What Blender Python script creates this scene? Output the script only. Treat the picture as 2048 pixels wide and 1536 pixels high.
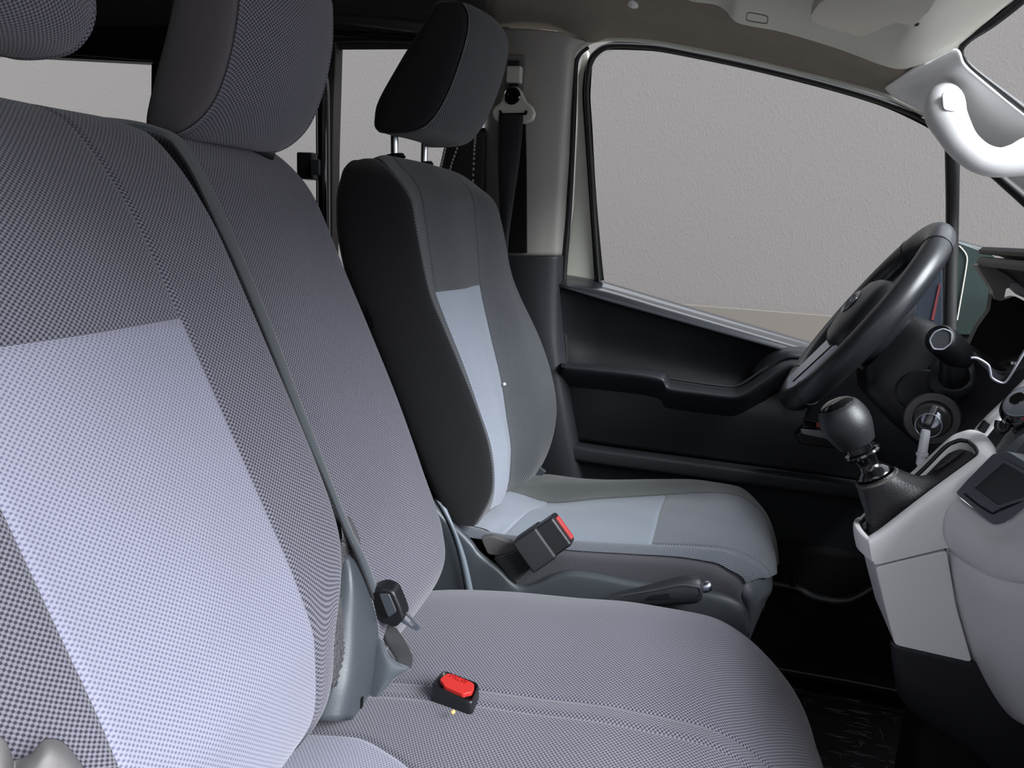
import bpy, bmesh, math, random
import numpy as np
from mathutils import Vector, Matrix, Quaternion

random.seed(7)
for _o in list(bpy.data.objects):
    bpy.data.objects.remove(_o)
scene = bpy.context.scene
COL = scene.collection

# ------------------------------------------------------------------ camera
F_PX = 1500.0
_y = np.array([416., 298., -F_PX]); _y /= np.linalg.norm(_y)
_dx = -(298. * 641. + F_PX * F_PX) / 416.
_x = -np.array([_dx, 641., -F_PX]); _x /= np.linalg.norm(_x)
_z = np.cross(_x, _y)
ROT = np.array([_x, _y, _z])              # world = ROT @ camera
EYE = np.array([0., 0., 1.30])            # X forward in the van, Y across towards the driver's door, Z up
cam = bpy.data.objects.new('camera', bpy.data.cameras.new('camera'))
COL.objects.link(cam)
M4 = Matrix([list(ROT[0]) + [EYE[0]], list(ROT[1]) + [EYE[1]], list(ROT[2]) + [EYE[2]], [0, 0, 0, 1]])
cam.matrix_world = M4
cam.data.sensor_width = 36.0
cam.data.lens = F_PX / 2048. * 36.
cam.data.clip_start = 0.02
scene.camera = cam

# ------------------------------------------------------------------ light and exposure
world = bpy.data.worlds.new('overcast_sky'); scene.world = world
world.use_nodes = True
_bg = world.node_tree.nodes['Background']
_bg.inputs[0].default_value = (0.88, 0.93, 1.0, 1)
_bg.inputs[1].default_value = 1.9
# the hazy sun high in front of the windscreen, softened by cloud
_sun = bpy.data.lights.new('hazy_sun', 'SUN'); _sun.energy = 9.6; _sun.angle = math.radians(38); _sun.color = (.91, .955, 1.)
_so = bpy.data.objects.new('hazy_sun', _sun); COL.objects.link(_so)
_so.rotation_euler = Vector((1., -.55, .9)).to_track_quat('Z', 'Y').to_euler()
scene.view_settings.view_transform = 'Standard'
scene.view_settings.look = 'None'
scene.view_settings.exposure = 0.0
scene.view_settings.gamma = 1.0
scene.view_settings.use_curve_mapping = False


# ------------------------------------------------------------------ helpers
def at(u, v, y):
    """the place where the sight line of a picture point meets the upright plane at distance y across the van"""
    r = ROT @ np.array([u - 1024., 768. - v, -F_PX])
    return Vector(EYE + r * (y / r[1]))


def atz(u, v, z):
    r = ROT @ np.array([u - 1024., 768. - v, -F_PX])
    return Vector(EYE + r * ((z - EYE[2]) / r[2]))


def atp(u, v, p0, n, d=0.):
    """the place where a sight line meets a tilted plane, moved d along its normal"""
    r = Vector(ROT @ np.array([u - 1024., 768. - v, -F_PX])); e = Vector(EYE)
    return e + r * ((p0 + n * d - e).dot(n) / r.dot(n))


def atx(u, v, x):
    r = ROT @ np.array([u - 1024., 768. - v, -F_PX])
    return Vector(EYE + r * (x / r[0]))


def lin(c):
    c = c / 255.
    return c / 12.92 if c <= .04045 else ((c + .055) / 1.055) ** 2.4


def tag(o, label=None, cat=None, group=None, kind=None):
    if label: o['label'] = label
    if cat: o['category'] = cat
    if group: o['group'] = group
    if kind: o['kind'] = kind
    return o


def thing(name, label, cat, loc=(0, 0, 0), group=None, kind=None):
    o = bpy.data.objects.new(name, None)
    o.empty_display_size = .05
    o.location = loc
    COL.objects.link(o)
    return tag(o, label, cat, group, kind)


def link(name, me, mat, parent=None, label=None):
    o = bpy.data.objects.new(name, me)
    COL.objects.link(o)
    if mat: me.materials.append(mat)
    if parent is not None:
        o.parent = parent
        o.matrix_parent_inverse = Matrix.Translation(-parent.location) if parent.type == 'EMPTY' else Matrix.Identity(4)
    if label: o['label'] = label
    return o


def mesh_from(name, verts, faces, smooth=True):
    me = bpy.data.meshes.new(name)
    me.from_pydata([tuple(v) for v in verts], [], faces)
    if smooth:
        me.polygons.foreach_set('use_smooth', [True] * len(me.polygons))
    me.update()
    return me


def pchip(arr, ts):
    """smooth interpolation along axis 0 without overshoot"""
    arr = np.asarray(arr, float); n = arr.shape[0]
    if n == 2:
        t = np.asarray(ts).reshape((-1,) + (1,) * (arr.ndim - 1))
        return arr[0] * (1 - t) + arr[1] * t
    d = arr[1:] - arr[:-1]
    m = np.zeros_like(arr)
    a, b = d[:-1], d[1:]
    same = (a * b) > 0
    m[1:-1] = np.where(same, .5 * (a + b), .25 * (a + b))
    lim = 2.2 * np.minimum(np.abs(a), np.abs(b))
    m[1:-1] = np.where(same, np.clip(m[1:-1], -lim, lim), m[1:-1] * .5)
    m[0] = 1.5 * d[0] - .5 * m[1]; m[-1] = 1.5 * d[-1] - .5 * m[-2]
    ts = np.asarray(ts, float)
    k = np.clip(np.floor(ts).astype(int), 0, n - 2)
    t = (ts - k).reshape((-1,) + (1,) * (arr.ndim - 1))
    h00 = 2 * t**3 - 3 * t**2 + 1; h10 = t**3 - 2 * t**2 + t; h01 = -2 * t**3 + 3 * t**2; h11 = t**3 - t**2
    return h00 * arr[k] + h10 * m[k] + h01 * arr[k + 1] + h11 * m[k + 1]


def grid3(G):
    """rows of Vector or (u, v, y) picture points at a distance"""
    out = []
    for row in G:
        out.append([list(p) if isinstance(p, Vector) else list(at(*p)) for p in row])
    return np.array(out, float)


def sheet(name, G, mat, parent=None, ir=None, jr=None, res=.008, pinch='', pd=.0022, pw=.003, thick=0., label=None,
          linear=False, maxn=140, flip=None, bumpf=None):
    """a smooth surface through a grid of points; rows i, columns j; pinch sinks the named edges (t b l r) as a seam"""
    G = G if isinstance(G, np.ndarray) else grid3(G)
    n, m = G.shape[:2]
    i0, i1 = ir or (0, n - 1); j0, j1 = jr or (0, m - 1)
    rough = G[max(0, int(i0)):int(math.ceil(i1)) + 1, max(0, int(j0)):int(math.ceil(j1)) + 1]
    li = np.linalg.norm(rough[1:] - rough[:-1], axis=2).sum(0).max() if rough.shape[0] > 1 else res
    lj = np.linalg.norm(rough[:, 1:] - rough[:, :-1], axis=2).sum(1).max() if rough.shape[1] > 1 else res
    ni = int(np.clip(li / res, 2, maxn)); nj = int(np.clip(lj / res, 2, maxn))
    if linear: ni = max(2, int(i1 - i0)); nj = max(2, int(j1 - j0))
    ts = np.linspace(i0, i1, ni + 1); us = np.linspace(j0, j1, nj + 1)
    # extra samples beside sunk seams
    if pinch and not linear:
        fr = np.array([.0012, .0025, .004, .006, .009])
        for e in pinch:
            L_ = li if e in 'tb' else lj; a_ = fr[fr < .3 * L_] / max(L_, 1e-6)
            if e == 't': ts = np.concatenate([ts, i0 + (i1 - i0) * a_])
            if e == 'b': ts = np.concatenate([ts, i1 - (i1 - i0) * a_])
            if e == 'l': us = np.concatenate([us, j0 + (j1 - j0) * a_])
            if e == 'r': us = np.concatenate([us, j1 - (j1 - j0) * a_])
        ts = np.unique(np.round(ts, 6)); us = np.unique(np.round(us, 6)); ni = len(ts) - 1; nj = len(us) - 1
    A = pchip(G, ts); A = pchip(A.swapaxes(0, 1), us).swapaxes(0, 1)
    dv = np.concatenate([np.zeros((1, nj + 1)), np.cumsum(np.linalg.norm(A[1:] - A[:-1], axis=2), 0)], 0)
    du = np.concatenate([np.zeros((ni + 1, 1)), np.cumsum(np.linalg.norm(A[:, 1:] - A[:, :-1], axis=2), 1)], 1)
    def ev(t_, u_): return pchip(pchip(G, t_).swapaxes(0, 1), u_).swapaxes(0, 1)
    h_ = .03
    gi = ev(np.clip(ts + h_, 0, n - 1), us) - ev(np.clip(ts - h_, 0, n - 1), us)
    gj = ev(ts, np.clip(us + h_, 0, m - 1)) - ev(ts, np.clip(us - h_, 0, m - 1))
    N = np.cross(gi, gj); N /= np.linalg.norm(N, axis=2, keepdims=True) + 1e-12
    dt = ((EYE - A) * N).sum(2)
    s = np.sign({'l': dt[:, 0], 'r': dt[:, -1], 't': dt[0], 'b': dt[-1]}[pinch[-1]].mean() if pinch else dt.mean())
    if flip is not None: s *= -1 if flip else 1
    N *= s
    dep = np.zeros(A.shape[:2])
    for e in pinch:
        dist = {'t': dv, 'b': dv[-1:] - dv, 'l': du, 'r': du[:, -1:] - du}[e]
        dep = np.maximum(dep, np.exp(-(dist / pw) ** 2))
    A = A - N * (dep * pd)[..., None]
    if bumpf is not None:
        A = A + N * bumpf(du, dv)[..., None]
    verts = A.reshape(-1, 3)
    W = nj + 1
    faces = []
    for i in range(ni):
        for j in range(nj):
            f = (i * W + j, i * W + j + 1, (i + 1) * W + j + 1, (i + 1) * W + j)
            faces.append(f)
    # orientation: cross(gi, gj) is the normal of (i,j),(i+1,j),(i+1,j+1),(i,j+1)
    if s > 0: faces = [f[::-1] for f in faces]
    me = mesh_from(name, verts, faces)
    uc = du - du.mean(1, keepdims=True)
    uvl = me.uv_layers.new(name='UVMap')
    idx = np.zeros(len(me.loops), int); me.loops.foreach_get('vertex_index', idx)
    UV = np.stack([uc.reshape(-1), dv.reshape(-1)], 1)[idx]
    uvl.data.foreach_set('uv', UV.reshape(-1))
    o = link(name, me, mat, parent, label)
    if thick:
        md = o.modifiers.new('thickness', 'SOLIDIFY'); md.thickness = thick; md.offset = -1
    return o


def refine(pts, n):
    P = np.array([list(p) for p in pts], float)
    return [Vector(p) for p in pchip(P, np.linspace(0, len(P) - 1, n))]


def bevel(o, w, seg=2, ang=35):
    md = o.modifiers.new('bevel', 'BEVEL'); md.width = w; md.segments = seg
    md.limit_method = 'ANGLE'; md.angle_limit = math.radians(ang)
    md.harden_normals = False
    return o


def loft(name, rings, mat, parent=None, cap=True, label=None, smooth=True, closed=False):
    n = len(rings[0]); verts = [p for r in rings for p in r]; faces = []
    L = len(rings)
    for a in range(L if closed else L - 1):
        b = (a + 1) % L
        for k in range(n):
            faces.append((a * n + k, a * n + (k + 1) % n, b * n + (k + 1) % n, b * n + k))
    if cap and not closed:
        faces.append(tuple(range(n))[::-1]); faces.append(tuple((L - 1) * n + k for k in range(n)))
    me = mesh_from(name, verts, faces, smooth)
    bm = bmesh.new(); bm.from_mesh(me)
    bmesh.ops.recalc_face_normals(bm, faces=bm.faces)
    bm.to_mesh(me); bm.free()
    if smooth:
        for p in me.polygons:
            p.use_smooth = len(p.vertices) <= 4 or n <= 4
        if cap and not closed and n > 4:
            last = (L - 1) * n
            for ed in me.edges:
                a_, b_ = ed.vertices
                if (a_ < n and b_ < n) or (a_ >= last and b_ >= last): ed.use_edge_sharp = True
    # arc length UV
    return link(name, me, mat, parent, label)


def tube(name, pts, r, mat, parent=None, seg=12, closed=False, n=None, squash=None, label=None):
    """round bar along a path; r one radius or one per path point; squash=(axis, factor) flattens it"""
    rr = [r] * len(pts) if not hasattr(r, '__len__') else list(r)
    if n:
        rr = list(pchip(np.array(rr)[:, None], np.linspace(0, len(pts) - 1, n))[:, 0])
        pts = refine(pts, n)
    L = len(pts); rings = []; prev = None
    for i in range(L):
        if closed: d = pts[(i + 1) % L] - pts[i - 1]
        else: d = pts[min(i + 1, L - 1)] - pts[max(i - 1, 0)]
        d = d.normalized()
        if prev is None:
            a = Vector((0, 0, 1)) if abs(d.z) < .9 else Vector((1, 0, 0))
            e = (a - d * a.dot(d)).normalized()
        else:
            e = (prev - d * prev.dot(d)).normalized()
        prev = e; f = d.cross(e)
        ring = []
        for k in range(seg):
            t = 2 * math.pi * k / seg
            off = e * math.cos(t) * rr[i] + f * math.sin(t) * rr[i]
            if squash: off = off - squash[0] * off.dot(squash[0]) * (1 - squash[1])
            ring.append(pts[i] + off)
        rings.append(ring)
    return loft(name, rings, mat, parent, label=label, closed=closed)


def prism(name, poly, ext, mat, parent=None, bev=0., seg=2, label=None, smooth=False):
    poly = [Vector(p) for p in poly]; n = len(poly)
    ext = Vector(ext)
    verts = poly + [p + ext for p in poly]
    faces = [tuple(range(n)), tuple(range(2 * n - 1, n - 1, -1))]
    for k in range(n): faces.append((k, k + n, (k + 1) % n + n, (k + 1) % n))
    me = mesh_from(name, verts, faces, smooth)
    bm = bmesh.new(); bm.from_mesh(me)
    bmesh.ops.recalc_face_normals(bm, faces=bm.faces)
    bm.to_mesh(me); bm.free()
    o = link(name, me, mat, parent, label)
    if bev:
        bevel(o, bev, seg)
        me.polygons.foreach_set('use_smooth', [True] * len(me.polygons))
        wn = o.modifiers.new('shade', 'WEIGHTED_NORMAL'); wn.keep_sharp = False
    return o


def rounded(poly, r=.3, n=4, closed=True):
    """rounds the corners of a polygon by cutting fraction r off each edge"""
    P = [Vector(p) for p in poly]; out = []
    L = len(P)
    for i in range(L):
        a, b, c = P[i - 1], P[i], P[(i + 1) % L]
        s = b + (a - b) * r; e = b + (c - b) * r
        for k in range(n + 1):
            t = k / n
            out.append(s * (1 - t) ** 2 + b * 2 * t * (1 - t) + e * t * t)
    return out


def frame(axis, up=Vector((0, 0, 1))):
    n = Vector(axis).normalized()
    if abs(n.dot(up)) > .95: up = Vector((1, 0, 0))
    e = up.cross(n).normalized(); f = n.cross(e)
    return e, f, n


def lathe(name, prof, o, axis, mat, parent=None, seg=28, label=None, cap=True, sx=1., sy=1.):
    e, f, n = frame(axis)
    o = Vector(o)
    rings = [[o + n * h + (e * math.cos(2 * math.pi * k / seg) * sx + f * math.sin(2 * math.pi * k / seg) * sy) * r for k in range(seg)]
             for r, h in prof]
    ob = loft(name, rings, mat, parent, cap, label)
    md = ob.modifiers.new('edges', 'EDGE_SPLIT'); md.split_angle = math.radians(40)
    return ob


def boxf(name, c, size, axes, mat, parent=None, bev=.002, label=None, seg=2):
    """box with centre, size along three given axes"""
    e, f, g = axes
    c = Vector(c); a, b, d = size[0] / 2, size[1] / 2, size[2] / 2
    poly = [c + e * a * sa + f * b * sb - g * d for sa, sb in ((-1, -1), (1, -1), (1, 1), (-1, 1))]
    return prism(name, poly, g * 2 * d, mat, parent, bev, seg, label)


AX = (Vector((1, 0, 0)), Vector((0, 1, 0)), Vector((0, 0, 1)))


def wbox(name, lo, hi, mat, parent=None, bev=.002, label=None):
    lo, hi = Vector(lo), Vector(hi)
    return boxf(name, (lo + hi) / 2, hi - lo, AX, mat, parent, bev, label)


# ------------------------------------------------------------------ materials
def nt(m):
    m.use_nodes = True
    t = m.node_tree
    return t, t.nodes['Principled BSDF']


def plain(name, rgb, rough=.5, metal=0., bump=None, spec=.5, sheen=0., coat=0., mottle=0.):
    m = bpy.data.materials.new(name); t, b = nt(m)
    c = tuple(lin(k) for k in rgb) + (1,)
    b.inputs['Base Color'].default_value = c
    b.inputs['Roughness'].default_value = rough
    b.inputs['Metallic'].default_value = metal
    b.inputs['Specular IOR Level'].default_value = spec
    b.inputs['Sheen Weight'].default_value = sheen
    b.inputs['Coat Weight'].default_value = coat
    if bump or mottle:
        tc = t.nodes.new('ShaderNodeTexCoord')
    if bump:
        no = t.nodes.new('ShaderNodeTexNoise'); no.inputs['Scale'].default_value = bump[0]
        no.inputs['Detail'].default_value = 3
        t.links.new(tc.outputs['Object'], no.inputs['Vector'])
        bp = t.nodes.new('ShaderNodeBump'); bp.inputs['Strength'].default_value = bump[1]
        bp.inputs['Distance'].default_value = bump[2] if len(bump) > 2 else .001
        t.links.new(no.outputs['Fac'], bp.inputs['Height'])
        t.links.new(bp.outputs['Normal'], b.inputs['Normal'])
    if mottle:
        n2 = t.nodes.new('ShaderNodeTexNoise'); n2.inputs['Scale'].default_value = 22; n2.inputs['Detail'].default_value = 6
        t.links.new(tc.outputs['Object'], n2.inputs['Vector'])
        mx = t.nodes.new('ShaderNodeMix'); mx.data_type = 'RGBA'
        mx.inputs['A'].default_value = tuple(k * (1 - mottle) for k in c[:3]) + (1,)
        mx.inputs['B'].default_value = tuple(min(1, k * (1 + mottle)) for k in c[:3]) + (1,)
        t.links.new(n2.outputs['Fac'], mx.inputs['Factor'])
        t.links.new(mx.outputs['Result'], b.inputs['Base Color'])
    return m


def math_node(t, op, a, b=None, c=None):
    n = t.nodes.new('ShaderNodeMath'); n.operation = op
    for i, k in enumerate((a, b, c)):
        if k is None: continue
        if isinstance(k, (int, float)): n.inputs[i].default_value = k
        else: t.links.new(k, n.inputs[i])
    return n.outputs[0]


def weave(name, thread, dot, p=.0044, q=.0022, lo=.05, hi=.6, rough=.9, sheen=.25, bump=.5):
    """woven seat cloth: small dark dots in staggered rows between paler threads"""
    m = bpy.data.materials.new(name); t, b = nt(m)
    uv = t.nodes.new('ShaderNodeUVMap'); uv.uv_map = 'UVMap'
    # threads are never perfectly straight
    nz = t.nodes.new('ShaderNodeTexNoise'); nz.inputs['Scale'].default_value = 60; nz.inputs['Detail'].default_value = 2
    t.links.new(uv.outputs[0], nz.inputs['Vector'])
    wob = t.nodes.new('ShaderNodeVectorMath'); wob.operation = 'MULTIPLY_ADD'
    wob.inputs[1].default_value = (.0008, .0008, 0)
    t.links.new(nz.outputs['Color'], wob.inputs[0]); t.links.new(uv.outputs[0], wob.inputs[2])
    sp = t.nodes.new('ShaderNodeSeparateXYZ'); t.links.new(wob.outputs[0], sp.inputs[0])
    a = math_node(t, 'COSINE', math_node(t, 'MULTIPLY', sp.outputs[0], 2 * math.pi / p))
    c = math_node(t, 'COSINE', math_node(t, 'MULTIPLY', sp.outputs[1], math.pi / q))
    s = math_node(t, 'MULTIPLY', a, c)
    mr = t.nodes.new('ShaderNodeMapRange'); mr.interpolation_type = 'SMOOTHSTEP'
    mr.inputs['From Min'].default_value = lo; mr.inputs['From Max'].default_value = hi
    t.links.new(s, mr.inputs['Value'])
    fz = t.nodes.new('ShaderNodeTexNoise'); fz.inputs['Scale'].default_value = 900; fz.inputs['Detail'].default_value = 2
    t.links.new(uv.outputs[0], fz.inputs['Vector'])
    big = t.nodes.new('ShaderNodeTexNoise'); big.inputs['Scale'].default_value = 9; big.inputs['Detail'].default_value = 4
    t.links.new(uv.outputs[0], big.inputs['Vector'])
    mx = t.nodes.new('ShaderNodeMix'); mx.data_type = 'RGBA'
    mx.inputs['A'].default_value = tuple(lin(k) for k in thread) + (1,)
    mx.inputs['B'].default_value = tuple(lin(k) for k in dot) + (1,)
    t.links.new(mr.outputs[0], mx.inputs['Factor'])
    hs = t.nodes.new('ShaderNodeHueSaturation')
    val = math_node(t, 'ADD', math_node(t, 'MULTIPLY', fz.outputs['Fac'], .35), math_node(t, 'MULTIPLY', big.outputs['Fac'], .18))
    t.links.new(math_node(t, 'ADD', val, .735), hs.inputs['Value'])
    t.links.new(mx.outputs['Result'], hs.inputs['Color'])
    t.links.new(hs.outputs[0], b.inputs['Base Color'])
    b.inputs['Roughness'].default_value = rough
    b.inputs['Specular IOR Level'].default_value = .15
    b.inputs['Sheen Weight'].default_value = sheen
    b.inputs['Sheen Roughness'].default_value = .5
    bp = t.nodes.new('ShaderNodeBump'); bp.inputs['Strength'].default_value = bump; bp.inputs['Distance'].default_value = .0006
    bp.invert = True
    t.links.new(mr.outputs[0], bp.inputs['Height'])
    t.links.new(bp.outputs['Normal'], b.inputs['Normal'])
    return m


def glass_mat(name, tint=(1, 1, 1), refl=.9):
    m = bpy.data.materials.new(name); m.use_nodes = True; t = m.node_tree
    t.nodes.clear()
    out = t.nodes.new('ShaderNodeOutputMaterial'); tr = t.nodes.new('ShaderNodeBsdfTransparent')
    tr.inputs[0].default_value = tint + (1,)
    gl = t.nodes.new('ShaderNodeBsdfGlossy'); gl.inputs['Roughness'].default_value = .02
    fr = t.nodes.new('ShaderNodeFresnel'); fr.inputs[0].default_value = 1.07
    mx = t.nodes.new('ShaderNodeMixShader')
    t.links.new(fr.outputs[0], mx.inputs[0]); t.links.new(tr.outputs[0], mx.inputs[1]); t.links.new(gl.outputs[0], mx.inputs[2])
    t.links.new(mx.outputs[0], out.inputs[0])
    return m


def leather(name, rgb, rough=.42, scale=420, bump=.35):
    m = plain(name, rgb, rough, spec=.5)
    t = m.node_tree; b = t.nodes['Principled BSDF']
    tc = t.nodes.new('ShaderNodeTexCoord'); vo = t.nodes.new('ShaderNodeTexVoronoi'); vo.inputs['Scale'].default_value = scale
    t.links.new(tc.outputs['Object'], vo.inputs['Vector'])
    bp = t.nodes.new('ShaderNodeBump'); bp.inputs['Strength'].default_value = bump; bp.inputs['Distance'].default_value = .0008
    t.links.new(vo.outputs['Distance'], bp.inputs['Height']); t.links.new(bp.outputs['Normal'], b.inputs['Normal'])
    return m


FAB_DARK = weave('charcoal_weave', (118, 116, 127), (50, 48, 56), p=.0046, q=.0021, lo=-.45, hi=.6)
FAB_LIGHT = weave('pale_lilac_weave', (143, 142, 157), (100, 99, 119), p=.0046, q=.0021, lo=-.2, hi=.8)
FAB_DRIVER = weave('graphite_weave', (98, 100, 105), (24, 24, 26), lo=-.4, hi=.5, sheen=.2)
FAB_SILVER = weave('silver_weave', (150, 156, 168), (88, 94, 106), p=.0040, q=.0020, lo=0, hi=.7)
FAB_PLAIN_SILVER = weave('fine_silver_cloth', (124, 132, 143), (110, 117, 128), p=.0016, q=.0010)
FAB_FRONT = weave('slate_weave', (112, 116, 125), (44, 47, 53), lo=-.4, hi=.5)
FAB_OLIVE = weave('grey_olive_weave', (92, 95, 94), (52, 54, 52), p=.006, q=.003)
CLOTH_BLACK = plain('black_smooth_cloth', (34, 34, 36), .85, spec=.2, bump=(900, .25), sheen=.15)
CLOTH_GREY = plain('grey_smooth_cloth', (100, 95, 99), .9, spec=.15, bump=(700, .5), sheen=.3)
CLOTH_CUSH = plain('slate_smooth_cloth', (78, 77, 82), .85, spec=.2, bump=(800, .3), sheen=.1)
FELT = plain('frayed_grey_felt', (96, 94, 98), 1., spec=.05, bump=(500, 1., .004), mottle=.3)
PL_GREY = plain('grey_plastic', (66, 70, 75), .42, bump=(600, .12))
PL_DARK = plain('charcoal_plastic', (40, 42, 46), .48, bump=(500, .15))
PL_BLACK = plain('black_plastic', (20, 21, 24), .42, bump=(450, .2))
PL_GLOSS = plain('gloss_black', (10, 11, 13), .12, coat=.5)
PL_FOOT = plain('matte_black_footwell', (7, 7, 9), .7, spec=.25, bump=(300, .2))
RUBBER = plain('black_rubber', (14, 14, 15), .55)
PL_WHITE = plain('pale_grey_plastic', (220, 219, 220), .5, bump=(380, .25, .0006))
PL_PILLAR = plain('white_pillar_plastic', (222, 222, 222), .38, bump=(400, .08))
PL_CREAM = plain('cream_panel', (205, 203, 192), .6, bump=(300, .1))
PAINT_CREAM = plain('cream_door_paint', (214, 214, 200), .35)
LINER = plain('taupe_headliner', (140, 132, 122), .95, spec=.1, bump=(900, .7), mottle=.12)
LINER_BLACK = leather('black_quilted_liner', (54, 52, 51), .55, 160, .8)
CHROME = plain('chrome', (228, 230, 234), .22, 1.)
STEEL = plain('brushed_steel', (190, 195, 205), .28, 1.)
WEB = plain('black_webbing', (22, 23, 26), .7, bump=(900, .5), sheen=.2)
WEB_GREY = plain('grey_webbing', (58, 64, 70), .6, bump=(900, .5), sheen=.3)
RED = plain('red_button', (186, 44, 40), .45)
RED_DK = plain('dull_red_button', (165, 52, 52), .5)
LEATHER = leather('black_leather', (26, 27, 30), .42, 1000, .2)
LEATHER_SOFT = leather('soft_black_leather', (28, 28, 31), .40, 700, .35)
WHITE_P = plain('white_fob_plastic', (235, 235, 240), .35)
GLASS = glass_mat('clear_glass')
SILVER_P = plain('silver_paint', (150, 152, 160), .3, .3)
THREAD = plain('white_thread', (215, 215, 220), .8)
ASPHALT = plain('pale_concrete', (178, 174, 168), .9, bump=(60, .5), mottle=.2)


def stucco():
    m = bpy.data.materials.new('warm_grey_stucco'); t, b = nt(m)
    tc = t.nodes.new('ShaderNodeTexCoord'); mp = t.nodes.new('ShaderNodeMapping')
    mp.inputs['Scale'].default_value = (1.5, 1, .75)
    t.links.new(tc.outputs['Object'], mp.inputs['Vector'])
    no = t.nodes.new('ShaderNodeTexNoise'); no.inputs['Scale'].default_value = 105; no.inputs['Detail'].default_value = 1.5
    no.inputs['Distortion'].default_value = .6
    t.links.new(mp.outputs[0], no.inputs['Vector'])
    mr = t.nodes.new('ShaderNodeMapRange'); mr.inputs['From Min'].default_value = .5; mr.inputs['From Max'].default_value = .66
    t.links.new(no.outputs['Fac'], mr.inputs['Value'])
    bp = t.nodes.new('ShaderNodeBump'); bp.inputs['Strength'].default_value = .14; bp.inputs['Distance'].default_value = .004
    t.links.new(mr.outputs[0], bp.inputs['Height']); t.links.new(bp.outputs['Normal'], b.inputs['Normal'])
    b.inputs['Base Color'].default_value = (.158, .146, .138, 1)
    b.inputs['Roughness'].default_value = .9; b.inputs['Specular IOR Level'].default_value = .2
    return m


STUCCO = stucco()
PLINTH = plain('grey_brown_plinth', (104, 98, 92), .85, spec=.2)

# ------------------------------------------------------------------ outside: ground and wall beyond the van
WALL_Y = 2.95
g = wbox('ground', (-7, -6, -.35), (6, 7, -.25), ASPHALT, bev=0)
tag(g, 'pale concrete ground outside under the van', 'ground', kind='structure')
w = wbox('wall_far', (-7, WALL_Y, -.25), (5, WALL_Y + .2, 2.45), STUCCO, bev=0)
tag(w, 'warm grey stippled wall outside behind the side windows', 'wall', kind='structure')
z_pl = at(1540, 622, WALL_Y - .015).z
w = wbox('wall_sky_block', (-7, -3.4, -.25), (5, -3.2, 2.45), STUCCO, bev=0)  # unseen wall, added to hold back sky light from the open side
tag(w, 'added unseen wall cutting sky light on the open passenger side', 'wall', kind='structure')
w = wbox('baseboard_far', (-7, WALL_Y - .015, -.25), (5, WALL_Y, z_pl), PLINTH, bev=.003)
tag(w, 'smooth darker plinth band along the foot of the outside wall', 'plinth', kind='structure')

# ------------------------------------------------------------------ van body: floor, roof, side walls
w = wbox('floor', (-2.6, -.05, .27), (1.2, 1.75, .35), PL_FOOT, bev=0)
tag(w, 'black floor of the van cab under the seats', 'floor', kind='structure')

# right side behind the driver: black lined wall with window openings
wr = thing('wall_right', 'black lined side wall with sliding windows behind the front seats', 'wall', (-1.4, 1.64, .4), kind='structure')
YB = 1.62
def pp(pts, y): return [at(u, v, y) for u, v in pts]
EXT = Vector((0, .035, 0))
prism('header_panel', pp([(-160, -110), (640, -110), (640, 150), (560, 140), (330, 127), (302, 125), (-160, 101)], YB), EXT, LINER_BLACK, wr)
prism('header_panel', pp([(640, -110), (992, -110), (992, 90), (850, 83), (672, 75), (655, 76), (640, 84)], YB), EXT, LINER_BLACK, wr)
prism('window_bar', pp([(302, 125), (331, 127), (324, 480), (298, 480)], YB - .004), EXT, PL_BLACK, wr, .003)
prism('window_bar', pp([(630, 110), (672, 75), (666, 300), (662, 640), (632, 640)], YB - .004), EXT, plain('brown_black_frame', (46, 41, 38), .6), wr, .003)
prism('window_bar', pp([(897, 255), (1000, 255), (1000, 620), (862, 620), (868, 370), (880, 325)], YB), EXT, PL_DARK, wr, .003)
wbox('lower_panel', (-2.6, YB, .35), (-.40, YB + .05, 1.10), PL_BLACK, wr)
tube('roof_ridge', [at(-60, 8, YB - .01), at(120, 17, YB - .01), at(340, 36, YB - .01), at(640, 36, YB - .02), at(860, 58, YB - .02), at(990, 72, YB - .02)], .011, LINER_BLACK, wr, n=24)
tube('roof_ridge', [at(-60, 20, YB), at(120, 32, YB), at(340, 44, YB), at(640, 62, YB), at(850, 78, YB)], .006, RUBBER, wr, n=24)
prism('gloss_rail', pp([(-80, 32), (340, 48), (340, 98), (-80, 74)], YB - .012), (0, .012, 0), plain('blue_black_rail', (26, 29, 35), .3), wr, .003)
for k, (dv, rad) in enumerate(((0, .006), (10, .004), (19, .004))):
    tube('window_rubber', [at(-80, 78 + dv, YB - .006), at(120, 86 + dv, YB - .006), at(345, 104 + dv, YB - .006)], rad, RUBBER, wr, n=12)
tube('window_rubber', [at(666, 80, YB - .004), at(760, 80, YB - .004), at(860, 86, YB - .004)], .004, RUBBER, wr, n=8)

rl = sheet('ceiling', [[Vector((-2.7, y, z)), Vector((-1.5, y, z)), Vector((-.47, y, z))] for y, z in
           ((-.1, 1.70), (.1, 1.80), (.5, 1.83), (1.0, 1.83), (1.45, 1.79), (1.60, 1.72), (1.63, 1.66))], LINER_BLACK, thick=.02, res=.05)
tag(rl, 'black quilted roof lining over the rear of the van', 'ceiling', kind='structure')

wl = wbox('wall_left', (-2.6, -.06, .3), (-.75, -.02, 1.75), PL_BLACK, bev=0)
tag(wl, 'black side wall behind the open passenger door', 'wall', kind='structure')
wf = wbox('wall_front', (1.05, -.06, .3), (1.11, 1.70, 1.12), PL_BLACK, bev=0)
tag(wf, 'black bulkhead at the front of the cab under the windscreen', 'wall', kind='structure')
wbk = wbox('wall_rear', (-2.66, -.06, .3), (-2.6, 1.70, 1.85), PL_BLACK, bev=0)
tag(wbk, 'black rear end of the van interior', 'wall', kind='structure')

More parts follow.
